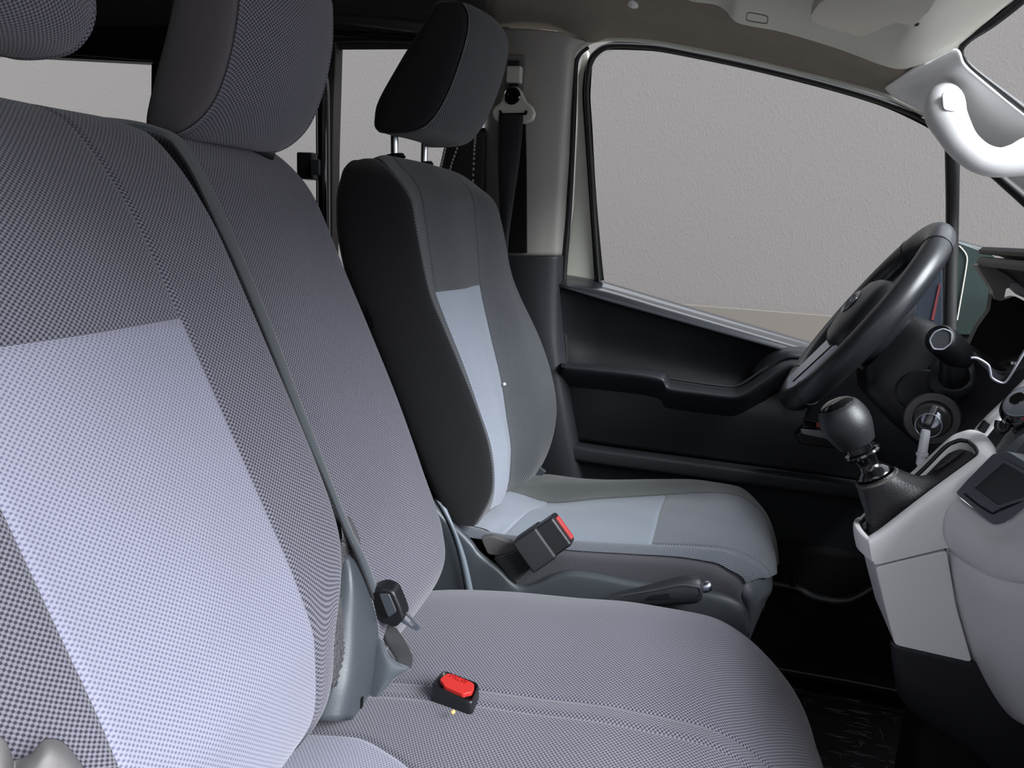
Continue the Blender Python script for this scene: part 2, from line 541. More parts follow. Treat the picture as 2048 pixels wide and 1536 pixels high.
# rear side glass
for k, (poly, lab) in enumerate((
        ([(-150, 98), (304, 122), (300, 560), (-150, 560)], 'clear rear side window nearest the left edge'),
        ([(328, 124), (634, 120), (634, 600), (325, 600)], 'clear sliding window behind the middle headrest'),
        ([(668, 72), (900, 80), (880, 620), (660, 620)], 'clear window between black pole and driver headrest'))):
    wn = thing('window_%d' % (k + 2), lab, 'window', at(poly[2][0], poly[2][1], 1.645), kind='structure')
    prism('pane', pp(poly, 1.645), (0, .004, 0), GLASS, wn)

# stitched black upholstery panel beside the pillar
up = thing('trim_1', 'black perforated trim with white stitching left of the pillar', 'trim', at(930, 500, 1.61), kind='structure')
sheet('upholstery', [[(896, 262, 1.617), (905, 262, 1.606), (935, 262, 1.603), (972, 262, 1.61)],
                     [(881, 325, 1.617), (890, 325, 1.606), (928, 325, 1.603), (970, 325, 1.61)],
                     [(866, 400, 1.617), (876, 400, 1.606), (925, 400, 1.603), (968, 400, 1.61)],
                     [(860, 620, 1.617), (870, 620, 1.606), (920, 620, 1.603), (965, 620, 1.61)]], LINER_BLACK, up, thick=.008)
for line in ([(893, 285), (884, 325), (874, 365)], [(920, 282), (903, 328), (893, 368)], [(951, 268), (948, 310), (945, 380)]):
    vs, fs = [], []
    for i, p in enumerate(refine([at(u, v, 1.602) for u, v in line], 26)):
        if i % 2: continue
        b0 = len(vs); dd = Vector((.004, 0, .0012)) if i % 4 else Vector((.004, 0, -.001))
        for sx, sz in ((-.5, -1), (.5, -1), (.5, 1), (-.5, 1)):
            vs.append(p + Vector((sx * .003, 0, sz * .0028)) + dd * sx * .4)
        for sx, sz in ((-.5, -1), (.5, -1), (.5, 1), (-.5, 1)):
            vs.append(p + Vector((sx * .0015, -.0012, sz * .0026)))
        fs += [(b0 + 4, b0 + 5, b0 + 6, b0 + 7)] + [(b0 + a, b0 + (a + 1) % 4, b0 + 4 + (a + 1) % 4, b0 + 4 + a) for a in range(4)]
    o = link('stitching', mesh_from('stitching', vs, fs), THREAD, up, 'row of white stitches'); o['kind'] = 'stuff'

# grab pole by the sliding window
gp = thing('grab_pole', 'glossy black curved grab pole beside the rear window', 'grab pole', at(648, 560, 1.56))
tube('pole', [at(560, 118, 1.60), at(605, 118, 1.585), at(632, 132, 1.565), at(645, 165, 1.56), at(647, 230, 1.56), at(648, 400, 1.56), at(650, 700, 1.56)], .0135, PL_GLOSS, gp, n=40, seg=16)
c = at(620, 333, 1.575)
boxf('bracket', c, (.040, .05, .058), AX, PL_BLACK, gp, .004)
boxf('clip', at(633, 335, 1.548), (.022, .016, .034), AX, PL_DARK, gp, .002)

# ------------------------------------------------------------------ pillar behind the driver's door
bp_ = thing('trim_2', 'white upper and charcoal lower pillar trim behind the driver seat', 'pillar trim', at(1060, 960, 1.62), kind='structure')
G = []
for v, us in ((57, (976, 986, 1060, 1120, 1158, 1178)), (120, (974, 984, 1056, 1106, 1137, 1150)), (220, (971, 981, 1052, 1101, 1132, 1143)),
              (320, (968, 978, 1050, 1098, 1128, 1139)), (420, (966, 976, 1050, 1094, 1122, 1132)), (511, (964, 974, 1050, 1090, 1116, 1125))):
    ys = (1.66, 1.605, 1.585, 1.590, 1.605, 1.645)
    G.append([(u, v + (0 if v > 60 else (0, 0, 1, 7, 22, 32)[k]), ys[k]) for k, u in enumerate(us)])
sheet('upper_trim', G, plain('warm_grey_pillar_plastic', (168, 164, 158), .4, bump=(400, .08)), bp_, thick=.004)
G = []
for v, us in ((511, (964, 1050, 1090, 1118, 1128)), (620, (970, 1055, 1092, 1116, 1126)), (720, (985, 1068, 1104, 1122, 1134)),
              (850, (1010, 1090, 1124, 1142, 1152)), (960, (1030, 1110, 1142, 1162, 1172)), (1100, (1060, 1135, 1165, 1185, 1195))):
    ys = (1.60, 1.58, 1.583, 1.60, 1.64)
    G.append([(u, v, ys[k]) for k, u in enumerate(us)])
sheet('lower_trim', G, plain('charcoal_pillar_plastic', (46, 48, 52), .5, bump=(500, .15)), bp_, thick=.004)
prism('belt_slot', pp([(1040, 238), (1050, 236), (1052, 330), (1053, 506), (1008, 506), (1024, 420)], 1.578), (0, .012, 0), PL_FOOT, bp_, .001)
prism('adjuster_recess', rounded(pp([(1012, 110), (1051, 110), (1049, 186), (1008, 186)], 1.580), .15), (0, .012, 0), plain('recess_grey', (128, 126, 124), .5), bp_, .002)

# seat belt of the driver on the pillar
z2 = lambda pts: [(950 + a * .3388, 80 + b * .3388) for a, b in pts]
sb = thing('seat_belt', 'black driver seat belt hanging from a triangular pillar anchor', 'seat belt', at(1025, 480, 1.56))
prism('anchor_bracket', pp(z2([(200, 278), (225, 272), (252, 278), (272, 300), (285, 330), (300, 362), (335, 390), (353, 430), (340, 470), (300, 492), (150, 492), (112, 470), (97, 430), (112, 396), (148, 370), (166, 330), (180, 298)]), 1.553), (0, .016, 0), PL_CREAM, sb, .004, 3)
lathe('anchor_bolt', [(.0, 0), (.0165, 0), (.0175, .003), (.015, .006), (.009, .006), (.008, .003), (0, .003)], at(1025, 192, 1.5535), (0, -1, 0), PL_GLOSS, sb, seg=24)
prism('belt_slit', pp(z2([(142, 418), (152, 414), (160, 432), (292, 430), (298, 414), (310, 420), (302, 442), (150, 446)]), 1.5505), (0, .004, 0), PL_FOOT, sb)
sheet('webbing', [[(998, 228, 1.552), (1022, 229, 1.5495), (1047, 228, 1.552)], [(997, 260, 1.551), (1020, 260, 1.5485), (1045, 260, 1.551)], [(996, 330, 1.552), (1017, 330, 1.549), (1038, 330, 1.555)],
                  [(999, 420, 1.555), (1014, 420, 1.552), (1025, 420, 1.56)], [(1004, 500, 1.56), (1011, 500, 1.557), (1016, 500, 1.566)], [(1012, 640, 1.565), (1016, 640, 1.56), (1020, 640, 1.57)]], WEB, sb, thick=.0015)
boxf('slider', at(1029, 150, 1.566), (.030, .022, .032), AX, PL_CREAM, sb, .003)
boxf('slider_stem', at(1028, 167, 1.572), (.018, .012, .02), AX, PL_BLACK, sb, .001)
boxf('release_clip', at(1028, 128, 1.572), (.024, .012, .012), AX, PL_DARK, sb, .002)

# ------------------------------------------------------------------ headliner over the driver
hl = thing('ceiling_front', 'taupe and cream headliner above the driver door', 'ceiling', (0, .8, 1.72), kind='structure')
G = [[Vector((-.47, .0, 1.72)), Vector((-.2, .0, 1.72)), Vector((.1, .0, 1.70)), Vector((.34, .0, 1.665))],
     [Vector((-.47, .7, 1.76)), Vector((-.2, .7, 1.76)), Vector((.1, .7, 1.735)), Vector((.35, .7, 1.675))],
     [Vector((-.47, 1.2, 1.755)), Vector((-.2, 1.2, 1.755)), Vector((.1, 1.2, 1.72)), Vector((.35, 1.2, 1.66))]]
rim = [(977, 58), (1100, 60), (1178, 86), (1225, 76), (1300, 80), (1400, 97), (1500, 118), (1600, 142), (1700, 167), (1775, 190), (1850, 228)]
# side rail of the lining, from the roof down to the door opening
cols_top = [(977, -30, 1.40), (1060, -30, 1.42), (1150, -25, 1.42), (1230, -22, 1.42), (1310, -15, 1.42), (1400, -2, 1.42), (1490, 30, 1.44), (1590, 68, 1.46), (1700, 104, 1.47), (1800, 132, 1.485), (1880, 112, 1.53)]
cols_mid = [(977, 15, 1.53), (1070, 17, 1.53), (1165, 28, 1.53), (1240, 35, 1.535), (1320, 40, 1.535), (1410, 55, 1.535), (1505, 80, 1.54), (1605, 108, 1.545), (1702, 136, 1.55), (1790, 160, 1.57), (1860, 160, 1.62)]
cols_low = [(977, 50, 1.60), (1090, 53, 1.60), (1176, 74, 1.60), (1230, 66, 1.60), (1302, 70, 1.60), (1402, 88, 1.60), (1500, 109, 1.60), (1600, 133, 1.60), (1700, 158, 1.60), (1775, 180, 1.615), (1850, 215, 1.66)]
cols_rim = [(u, v, 1.635) for u, v in rim]
rr_ = [Vector((x, 1.2, z)) for x, z in ((-.50, 1.755), (-.42, 1.755), (-.33, 1.755), (-.25, 1.755), (-.18, 1.75), (-.1, 1.745), (0, 1.745), (.1, 1.735), (.2, 1.73), (.3, 1.73), (.39, 1.73))]
r0_ = [Vector((p.x, .55, p.z + .01)) for p in rr_]
r00_ = [Vector((p.x, -.02, p.z - .04)) for p in rr_]
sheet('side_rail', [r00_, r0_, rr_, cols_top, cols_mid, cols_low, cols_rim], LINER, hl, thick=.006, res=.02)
# cream overhead panel
edge = [(1362, -8, 1.40), (1385, 3, 1.405), (1430, 9, 1.41), (1452, 22, 1.415), (1466, 40, 1.42), (1490, 50, 1.43), (1560, 63, 1.44), (1640, 86, 1.45), (1700, 106, 1.455), (1760, 129, 1.46), (1800, 138, 1.465), (1838, 130, 1.465), (1905, 99, 1.46)]
V_ = Vector
def off(p, dx, dy, dz): return at(*p) + Vector((dx, dy, dz))
E_hi = [off(p, 0, .012, .012) for p in edge]
E_0 = [at(*p) for p in edge]
E_1 = [off(p, 0, -.02, .006) for p in edge]
E_2 = [Vector((at(*p).x * .96 + .0, 1.25, at(*p).z + .045 - .012 * (k > 6))) for k, p in enumerate(edge)]
E_3 = [Vector((p.x, .8, p.z + .015)) for p in E_2]
E_4 = [Vector((p.x, -.02, p.z - .03)) for p in E_2]
E_0[-1] = at(1912, 95, 1.475); E_hi[-1] = E_0[-1] + V_((0, .004, .006)); E_1[-1] = at(1935, 76, 1.47)
E_2[-1] = Vector((.445, 1.25, 1.695)); E_3[-1] = Vector((.45, .8, 1.71)); E_4[-1] = Vector((.44, -.02, 1.68))
E_2[-2] = Vector((.40, 1.25, 1.70)); E_3[-2] = Vector((.41, .8, 1.72)); E_4[-2] = Vector((.40, -.02, 1.69))
M_1 = [a.lerp(b, .3) for a, b in zip(E_1, E_2)]; M_2 = [a.lerp(b, .62) for a, b in zip(E_1, E_2)]
M_1[-1] = at(1985, 36, 1.45); M_2[-1] = at(2045, -12, 1.42)
M_1[-2] = M_1[-2].lerp(M_1[-1], .35); M_2[-2] = M_2[-2].lerp(M_2[-1], .35)
sheet('overhead_panel', [E_hi, E_0, E_1, M_1, M_2, E_2, E_3, E_4], PL_CREAM, hl, thick=.004, res=.015)
cc = [at(1495, 24, 1.33), at(1536, 32, 1.33), at(1535, 48, 1.34), at(1492, 41, 1.34)]
ro = rounded(cc, .25, 5)
tube('clip_cover_edge', ro, .0009, plain('shadow_gap', (120, 118, 108), .7), hl, seg=6, closed=True)
# pale weather strip around the top of the door opening
tube('opening_strip', [at(1140, 130, 1.645), at(1150, 108, 1.642), at(1165, 92, 1.638), at(1190, 80, 1.636), at(1225, 77, 1.636), at(1300, 81, 1.636), at(1400, 99, 1.636), at(1500, 119, 1.636), at(1600, 143, 1.636), at(1700, 168, 1.636), at(1775, 191, 1.636), at(1870, 236, 1.634)], .0055, PAINT_CREAM, hl, n=60, seg=10)

gr = thing('assist_grip', 'white end of the ceiling assist grip at the top edge', 'grip', at(1268, -20, 1.46))
tube('handle', [at(1269, 13, 1.50), at(1269, 0, 1.485), at(1268, -22, 1.46), at(1262, -45, 1.43), at(1235, -60, 1.40)], [.004, .016, .019, .016, .014], PL_WHITE, gr, n=24, seg=16)
# sun visor
sv = thing('sun_visor', 'cream fabric sun visor folded up under the headliner', 'sun visor', at(1745, 30, 1.22))
ZV = 1.622
pz = lambda pts, z: [atz(u, v, z) for u, v in pts]
CLV = plain('pale_visor_fabric', (206, 202, 190), .9, spec=.15, bump=(700, .4))
prism('visor_board', rounded(pz([(1668, -30), (1621, 28), (1622, 44), (1690, 66), (1752, 82), (1768, 79), (1778, 66), (1808, 70), (1832, 48), (1850, 34), (1895, -30)], ZV), .28, 4), (0, 0, .016), CLV, sv, .005, 3)
prism('visor_flap', rounded(pz([(1672, -30), (1640, 8), (1700, 24), (1826, 54), (1850, 34), (1893, -30)], ZV - .008), .12, 4), (0, 0, .008), CLV, sv, .003, 3)
prism('visor_cover', rounded(pz([(1700, -30), (1704, -4), (1842, 32), (1856, 26), (1890, -30)], ZV - .0125), .12, 4), (0, 0, .004), CLV, sv, .0015, 2)
lathe('hinge_pin', [(.0, 0), (.003, 0), (.003, .012), (0, .012)], atz(1834, 48, ZV - .006), (0, 1, .2), PL_BLACK, sv, seg=10)

# ------------------------------------------------------------------ windscreen and its pillar
ws = thing('window_1', 'windscreen with black border at the upper right corner', 'windscreen', (.6, .8, 1.3), kind='structure')
gl = [[Vector((.45, -.05, 1.69)), Vector((.455, .8, 1.72)), at(2045, -8, 1.425), at(1975, 45, 1.455), at(1925, 86, 1.49)], [Vector((.98, -.05, 1.15)), Vector((1.0, .8, 1.15)), Vector((1.0, 1.3, 1.15)), Vector((.98, 1.45, 1.15)), at(2048, 235, 1.52) + Vector((.45, .02, -.32))]]
sheet('pane', gl, GLASS, ws, res=.05)
a_ = [at(2075, -45, 1.40), at(2040, -6, 1.42), at(1975, 45, 1.45), at(1930, 78, 1.475), at(1917, 96, 1.485), at(1921, 115, 1.49), at(1940, 138, 1.495), at(2000, 186, 1.50), at(2048, 226, 1.50), at(2140, 300, 1.50)]
b_ = [at(2095, -42, 1.40), at(2060, -2, 1.42), at(1992, 52, 1.45), at(1942, 84, 1.475), at(1928, 100, 1.485), at(1932, 112, 1.49), at(1950, 134, 1.495), at(2008, 178, 1.50), at(2054, 212, 1.50), at(2150, 288, 1.50)]
sheet('border_band', [a_, b_], PL_BLACK, ws, thick=.01, res=.006)

ap = thing('trim_3', 'white plastic windscreen pillar trim at the upper right', 'pillar trim', at(2000, 280, 1.55), kind='structure')
G = []
ups = [(1846, 128, 1.47), (1908, 100, 1.48), (1926, 128, 1.485), (1948, 150, 1.49), (2000, 193, 1.49), (2050, 233, 1.49), (2140, 305, 1.49)]
lows = [(1768, 176, 1.615), (1790, 196, 1.62), (1830, 217, 1.62), (1870, 240, 1.62), (1935, 290, 1.62), (2000, 342, 1.62), (2110, 430, 1.62)]
for k in range(len(ups)):
    (u0, v0, y0), (u1, v1, y1) = ups[k], lows[k]
    L = lambda t, y: (u0 + (u1 - u0) * t, v0 + (v1 - v0) * t, y)
    G.append([L(-.02, y0 + .02), L(0, y0), L(.3, y0 + .035), L(.62, y0 + .085), L(.9, y0 + .118), L(1., y0 + .14)])
sheet('pillar_cover', G, PL_PILLAR, ap, thick=.004)

gh = thing('grab_bar', 'white moulded grab bar on the windscreen pillar', 'grab handle', at(1960, 270, 1.5))
hp = [(1893, 186, 1.535), (1889, 200, 1.512), (1890, 222, 1.502), (1905, 256, 1.494), (1926, 289, 1.488), (1958, 315, 1.484), (1994, 325, 1.484), (2026, 321, 1.486), (2058, 312, 1.492), (2098, 306, 1.505)]
tube('grip', [at(*p) for p in hp], [.016, .030, .0325, .0285, .0255, .0245, .0245, .027, .033, .037], PL_WHITE, gh, n=70, seg=24, squash=(Vector((0, 1, 0)), .68))
fc = [at(1884, 184, 1.479), at(1917, 198, 1.479), at(1910, 224, 1.477), at(1887, 219, 1.477)]
prism('screw_cover', rounded(fc, .25, 4), (0, .006, 0), PL_WHITE, gh, .001)
tube('cover_gap', [p + Vector((0, .001, 0)) for p in rounded(fc, .25, 4)], .0008, plain('grey_gap', (150, 150, 152), .6), gh, seg=6, closed=True)

# ------------------------------------------------------------------ driver's door
dr = thing('door_1', 'black driver door with cream frame and large side window', 'door', (.1, 1.65, .6), kind='structure')
outer = [(1196, 562), (1190, 500), (1180, 380), (1173, 260), (1169, 180), (1172, 135), (1186, 103), (1222, 86), (1300, 88), (1400, 105), (1500, 126), (1600, 150), (1700, 177), (1780, 203), (1850, 235), (1900, 265), (1960, 310), (2000, 342), (2120, 440)]
inner = [(1202, 562), (1198, 500), (1190, 380), (1182, 260), (1178, 180), (1181, 148), (1196, 112), (1232, 97), (1300, 100), (1400, 118), (1500, 140), (1600, 163), (1700, 191), (1780, 217), (1840, 243), (1890, 275), (1945, 322), (1985, 358), (2110, 470)]
o_ = [at(u, v, 1.648) for u, v in outer]; i_ = [at(u, v, 1.652) for u, v in inner]
m_ = [(p + q) / 2 + Vector((0, -.006, 0)) for p, q in zip(o_, i_)]
sheet('window_seal', [o_, m_, i_], RUBBER, dr, thick=.014, res=.006)
prism('frame_post', pp([(1166, 108), (1176, 100), (1180, 250), (1186, 420), (1194, 562), (1128, 556), (1146, 420), (1154, 250), (1155, 150)], 1.660), (0, .02, 0), PAINT_CREAM, dr, .003)
tube('door_seal', [at(1176, 92, 1.648), at(1158, 108, 1.648), at(1150, 135, 1.648), at(1148, 200, 1.648), at(1144, 300, 1.648), at(1138, 420, 1.648), at(1130, 520, 1.645), at(1127, 600, 1.64), at(1133, 720, 1.64), at(1148, 850, 1.64), at(1166, 950, 1.64), at(1190, 1060, 1.64)], .0065, RUBBER, dr, n=50)
prism('window_pane', pp(inner + [(2110, 760), (1640, 693), (1400, 622)], 1.662), (0, .004, 0), GLASS, dr, label='clear side window glass')
sheet('division_bar', [[(1888, 262, 1.650), (1893, 262, 1.640), (1914, 262, 1.640), (1921, 262, 1.652)], [(1891, 450, 1.650), (1896, 450, 1.640), (1912, 450, 1.640), (1918, 450, 1.652)],
                       [(1885, 640, 1.650), (1890, 640, 1.640), (1908, 640, 1.640), (1913, 640, 1.652)], [(1884, 760, 1.650), (1889, 760, 1.640), (1906, 760, 1.640), (1911, 760, 1.652)]], RUBBER, dr, thick=.012)

# door panel
U = [1118, 1200, 1330, 1460, 1560, 1640, 1760, 1900, 2050]
bel = np.interp(U, [1118, 1195, 1640, 2050], [548, 561, 690, 815])
crs = np.interp(U, [1118, 1150, 1560, 2050], [572, 584, 700, 860])
low = np.interp(U, [1118, 1170, 1900, 2050], [880, 890, 990, 1010])
rows = []
rows.append([(u, b - 2, 1.668) for u, b in zip(U, bel)])
rows.append([(u, b + 1, 1.654) for u, b in zip(U, bel)])
rows.append([(u, b + 9, 1.637) for u, b in zip(U, bel)])
rows.append([(u, b + 20, 1.612) for u, b in zip(U, bel)])
rows.append([(u, b, 1.606) for u, b in zip(U, crs)])
rows.append([(u, b + 5, 1.614) for u, b in zip(U, crs)])
rows.append([(u, b * .62 + l * .38 - 20, 1.628 if k in (0, 8) else 1.655) for k, (u, b, l) in enumerate(zip(U, crs, low))])
rows.append([(u, b * .3 + l * .7 - 25, 1.632) for u, b, l in zip(U, crs, low)])
rows.append([(u, l - 3, 1.640) for u, l in zip(U, low)])
sheet('belt_pad', rows[:5], plain('satin_belt_pad', (50, 52, 57), .26, spec=.9, coat=1.), dr, thick=.005, res=.006)
sheet('door_card', rows[4:], plain('black_door_plastic', (19, 20, 23), .45, bump=(420, .2)), dr, thick=.005)
sheet('lower_ledge', [[(u, l - 4, 1.640) for u, l in zip(U, low)], [(u, l, 1.612) for u, l in zip(U, low)], [(u, l + 8, 1.594) for u, l in zip(U, low)], [(u, l + 32, 1.592) for u, l in zip(U, low)], [(u, l + 38, 1.606) for u, l in zip(U, low)],
                      [(u, l + 70, 1.615) for u, l in zip(U, low)], [(u, l + 170, 1.63) for u, l in zip(U, low)]], PL_DARK, dr, thick=.005)
# armrest ridge
top = [(1122, 727), (1200, 730), (1270, 737), (1325, 746), (1340, 764), (1400, 773), (1455, 780), (1482, 775), (1520, 750), (1560, 724), (1590, 716), (1630, 722), (1700, 745)]
lowl = [(1122, 734), (1200, 741), (1270, 749), (1322, 760), (1338, 778), (1400, 787), (1458, 794), (1488, 788), (1525, 764), (1566, 737), (1594, 730), (1632, 736), (1702, 760)]
A0 = [at(u, v, 1.640) for u, v in top]
A1 = [at(u, v, 1.592) for u, v in top]
A2 = [at((u + a) / 2, (v + b) / 2, 1.576) for (u, v), (a, b) in zip(top, lowl)]
A3 = [at(a, b, 1.570) for a, b in lowl]
A4 = [at(a, b + 10, 1.578) for a, b in lowl]
A5 = [at(a - 3, b + 26, 1.608) for a, b in lowl]
A6 = [at(a - 5, b + 44, 1.644) for a, b in lowl]
sheet('armrest', [A0, A1, A2, A3, A4, A5, A6], PL_DARK, dr, thick=.004, res=.006)
tube('armrest_edge', [at(u, v - 7, 1.60) for u, v in top[4:]], .0028, PL_DARK, dr, n=30, seg=8)
sheet('door_pull', [[(1500, 742, 1.635), (1540, 700, 1.632), (1580, 690, 1.628), (1640, 700, 1.62), (1710, 722, 1.62)],
                    [(1510, 748, 1.612), (1548, 712, 1.60), (1584, 700, 1.592), (1640, 708, 1.59), (1710, 730, 1.59)],
                    [(1520, 752, 1.604), (1558, 724, 1.588), (1590, 716, 1.58), (1640, 722, 1.58), (1710, 744, 1.58)]], PL_DARK, dr, thick=.004)
# side mirror outside the quarter light
mi = thing('side_mirror', 'door mirror with grey green glass outside the quarter window', 'mirror', at(1945, 600, 1.78))
MIR = plain('grey_green_mirror', (84, 98, 96), .2, .7)
prism('housing', rounded(pp([(1800, 590), (1885, 470), (1990, 500), (2010, 690), (1830, 700)], 1.80), .12, 4), (.03, .12, 0), PL_DARK, mi, .01, 3)
prism('mirror_glass', rounded(pp([(1909, 482), (1992, 512), (1996, 672), (1909, 668)], 1.785), .08, 4), (0, .008, 0), MIR, mi, .001)
prism('mirror_glass', rounded(pp([(1806, 600), (1884, 520), (1886, 680), (1800, 690)], 1.785), .08, 4), (0, .008, 0), plain('blue_grey_mirror', (110, 120, 136), .15, .8), mi, .001)
tube('glass_rim', [at(1918, 492, 1.783), at(1934, 520, 1.783), at(1928, 560, 1.783), at(1914, 640, 1.783)], .0016, PAINT_CREAM, mi, n=16, seg=6)
prism('red_reflection', pp([(1878, 568), (1882, 568), (1868, 640), (1862, 640)], 1.783), (0, .002, 0), plain('dim_red', (110, 48, 54), .4), mi)  # reflection in the mirror, painted as a thin red strip

# ------------------------------------------------------------------ footwell, sill and mat
fw = thing('trim_4', 'black moulded kick panel with tray lip in the driver footwell', 'kick panel', (.35, 1.6, .4), kind='structure')
sheet('kick_panel', [[(1300, 1060, 1.62), (1540, 1080, 1.62), (1640, 1090, 1.62), (1760, 1110, 1.62), (2000, 1140, 1.6)],
                     [(1300, 1140, 1.60), (1540, 1172, 1.60), (1640, 1200, 1.60), (1760, 1180, 1.60), (2000, 1180, 1.58)],
                     [(1300, 1200, 1.60), (1540, 1240, 1.60), (1640, 1260, 1.60), (1760, 1270, 1.60), (2000, 1280, 1.58)],
                     [(1300, 1300, 1.60), (1540, 1330, 1.60), (1640, 1350, 1.60), (1760, 1372, 1.60), (2000, 1400, 1.58)],
                     [(1300, 1420, 1.61), (1540, 1440, 1.61), (1640, 1450, 1.61), (1760, 1470, 1.61), (2000, 1500, 1.59)]], PL_FOOT, fw, thick=.006, res=.02)
tube('tray_lip', [at(1500, 1166, 1.585), at(1545, 1168, 1.585), at(1590, 1176, 1.58), at(1625, 1194, 1.57), at(1665, 1203, 1.565), at(1700, 1200, 1.57), at(1745, 1176, 1.58), at(1800, 1140, 1.59)], .010, PL_BLACK, fw, n=30)
boxf('tab', at(1588, 1160, 1.57), (.010, .014, .026), AX, PL_BLACK, fw, .002)
prism('sill_step', pp([(1480, 1322), (1580, 1340), (1700, 1362), (1830, 1388), (1830, 1402), (1700, 1376), (1580, 1352), (1480, 1334)], 1.56), (0, .05, 0), PL_BLACK, fw, .004)

mt = thing('floor_mat', 'scuffed black rubber mat on the cab floor', 'floor mat', (.5, 1.2, .352))
def scuffed():
    m = plain('scuffed_black_rubber', (14, 14, 17), .5)
    t = m.node_tree; b = t.nodes['Principled BSDF']
    tc = t.nodes.new('ShaderNodeTexCoord'); facs = []
    for rot, sc in ((.5, (16, 90, 1)), (-.75, (100, 18, 1)), (1.2, (20, 120, 1))):
        mp = t.nodes.new('ShaderNodeMapping'); mp.inputs['Rotation'].default_value = (0, 0, rot); mp.inputs['Scale'].default_value = sc
        no = t.nodes.new('ShaderNodeTexNoise'); no.inputs['Scale'].default_value = 1.; no.inputs['Detail'].default_value = 2
        t.links.new(tc.outputs['Object'], mp.inputs[0]); t.links.new(mp.outputs[0], no.inputs['Vector'])
        facs.append(math_node(t, 'GREATER_THAN', no.outputs['Fac'], .66))
    s = math_node(t, 'MAXIMUM', math_node(t, 'MAXIMUM', facs[0], facs[1]), facs[2])
    mx = t.nodes.new('ShaderNodeMix'); mx.data_type = 'RGBA'
    mx.inputs['A'].default_value = (.002, .002, .003, 1); mx.inputs['B'].default_value = (.075, .075, .08, 1)
    t.links.new(s, mx.inputs['Factor']); t.links.new(mx.outputs['Result'], b.inputs['Base Color'])
    bp = t.nodes.new('ShaderNodeBump'); bp.inputs['Strength'].default_value = .6; bp.inputs['Distance'].default_value = .003
    t.links.new(s, bp.inputs['Height']); t.links.new(bp.outputs['Normal'], b.inputs['Normal'])
    return m
SCUFF = scuffed()
prism('mat', rounded([Vector((.1, .55, .351)), Vector((.1, 1.56, .351)), Vector((1.05, 1.56, .351)), Vector((1.05, .55, .351))], .08, 4), (0, 0, .010), SCUFF, mt, .003)
tube('mat_rim', rounded([Vector((.12, .57, .362)), Vector((.12, 1.54, .362)), Vector((1.03, 1.54, .362)), Vector((1.03, .57, .362))], .08, 4), .005, PL_FOOT, mt, seg=8, closed=True)
# ------------------------------------------------------------------ driver's seat
ds = thing('driver_seat', 'driver seat with silver insert, black smooth side and raised headrest', 'car seat', (-.1, 1.25, .35))
R_ = [
 [(712, 320, 1.04), (748, 316, 1.05), (778, 311, 1.11), (884, 336, 1.33), (922, 353, 1.43)],
 [(692, 345, 1.005), (786, 345, 1.01), (806, 337, 1.10), (926, 364, 1.33), (964, 381, 1.47)],
 [(682, 398, 1.0), (821, 395, 1.0), (838, 378, 1.10), (945, 395, 1.33), (986, 410, 1.49)],
 [(683, 450, 1.0), (833, 450, 1.0), (851, 443, 1.10), (952, 452, 1.33), (1004, 465, 1.50)],
 [(695, 525, 1.0), (848, 530, 1.0), (863, 527, 1.10), (957, 525, 1.33), (1021, 540, 1.50)],
 [(713, 585, 1.0), (864, 594, 1.0), (873, 584, 1.10), (961, 570, 1.33), (1040, 592, 1.50)],
 [(745, 660, 1.0), (890, 657, 1.0), (898, 652, 1.10), (982, 670, 1.33), (1080, 678, 1.50)],
 [(775, 735, 1.0), (920, 728, 1.0), (926, 722, 1.10), (1002, 755, 1.33), (1105, 757, 1.50)],
 [(805, 810, 1.0), (954, 813, 1.0), (958, 812, 1.10), (1014, 833, 1.33), (1113, 828, 1.50)],
 [(840, 900, 1.0), (980, 895, 1.0), (984, 895, 1.10), (1023, 905, 1.33), (1102, 888, 1.50)],
 [(875, 985, 1.0), (987, 975, 1.0), (990, 975, 1.10), (1020, 955, 1.33), (1078, 938, 1.49)],
 [(905, 1045, 1.01), (952, 1052, 1.01), (980, 1020, 1.10), (1005, 990, 1.33), (1040, 965, 1.47)],
]
G = []
V = Vector
for k, row in enumerate(R_):
    c0, c1, c2, c3, c4 = [at(*p) for p in row]
    c2m = (c2 + c3) / 2 + V((.008, 0, 0)); c3m = (c3 + c4) / 2 + V((.016 if k > 1 else .004, .012, 0))
    G.append([c0 + V((-.03, .05, 0)), c0, (c0 + c1) / 2 + V((0, -.006, 0)), c1, c2, c2m, c3, c3m, c4, c4 + V((-.05, .018, 0)), c4 + V((-.13, 0, 0))])
G.insert(0, [p + V((-.03, .008, -.04)) for p in G[0]])
G = grid3(G)
bk = sheet('backrest', G, FAB_DRIVER, ds, jr=(6, 10), pinch='l', res=.007)
sheet('near_bolster', G, FAB_DRIVER, bk, jr=(3, 4), pinch='lr', res=.005)
sheet('side_panel', G, CLOTH_BLACK, bk, jr=(0, 3), pinch='r', res=.01, label='smooth black side panel')
sheet('upper_insert', G, FAB_DRIVER, bk, ir=(0, 6), jr=(4, 6), pinch='blr')
sheet('lower_insert', G, FAB_SILVER, bk, ir=(6, 12), jr=(4, 6), pinch='tlr', label='silver grey woven insert')
sheet('back_shell', np.stack([G[:, 0], G[:, 10] + np.array([0, 0, 0])], 1), PL_DARK, bk, res=.03)
prism('recliner_slot', pp([(715, 528), (724, 530), (748, 655), (738, 650)], .998), (0, .004, 0), PL_FOOT, bk)

# loose thread knot on the far seam
kn = at(1009, 768, 1.32)
lathe('thread_knot', [(0, -.002), (.003, -.001), (.003, .001), (0, .002)], kn, (.3, -1, .2), THREAD, ds, seg=10)

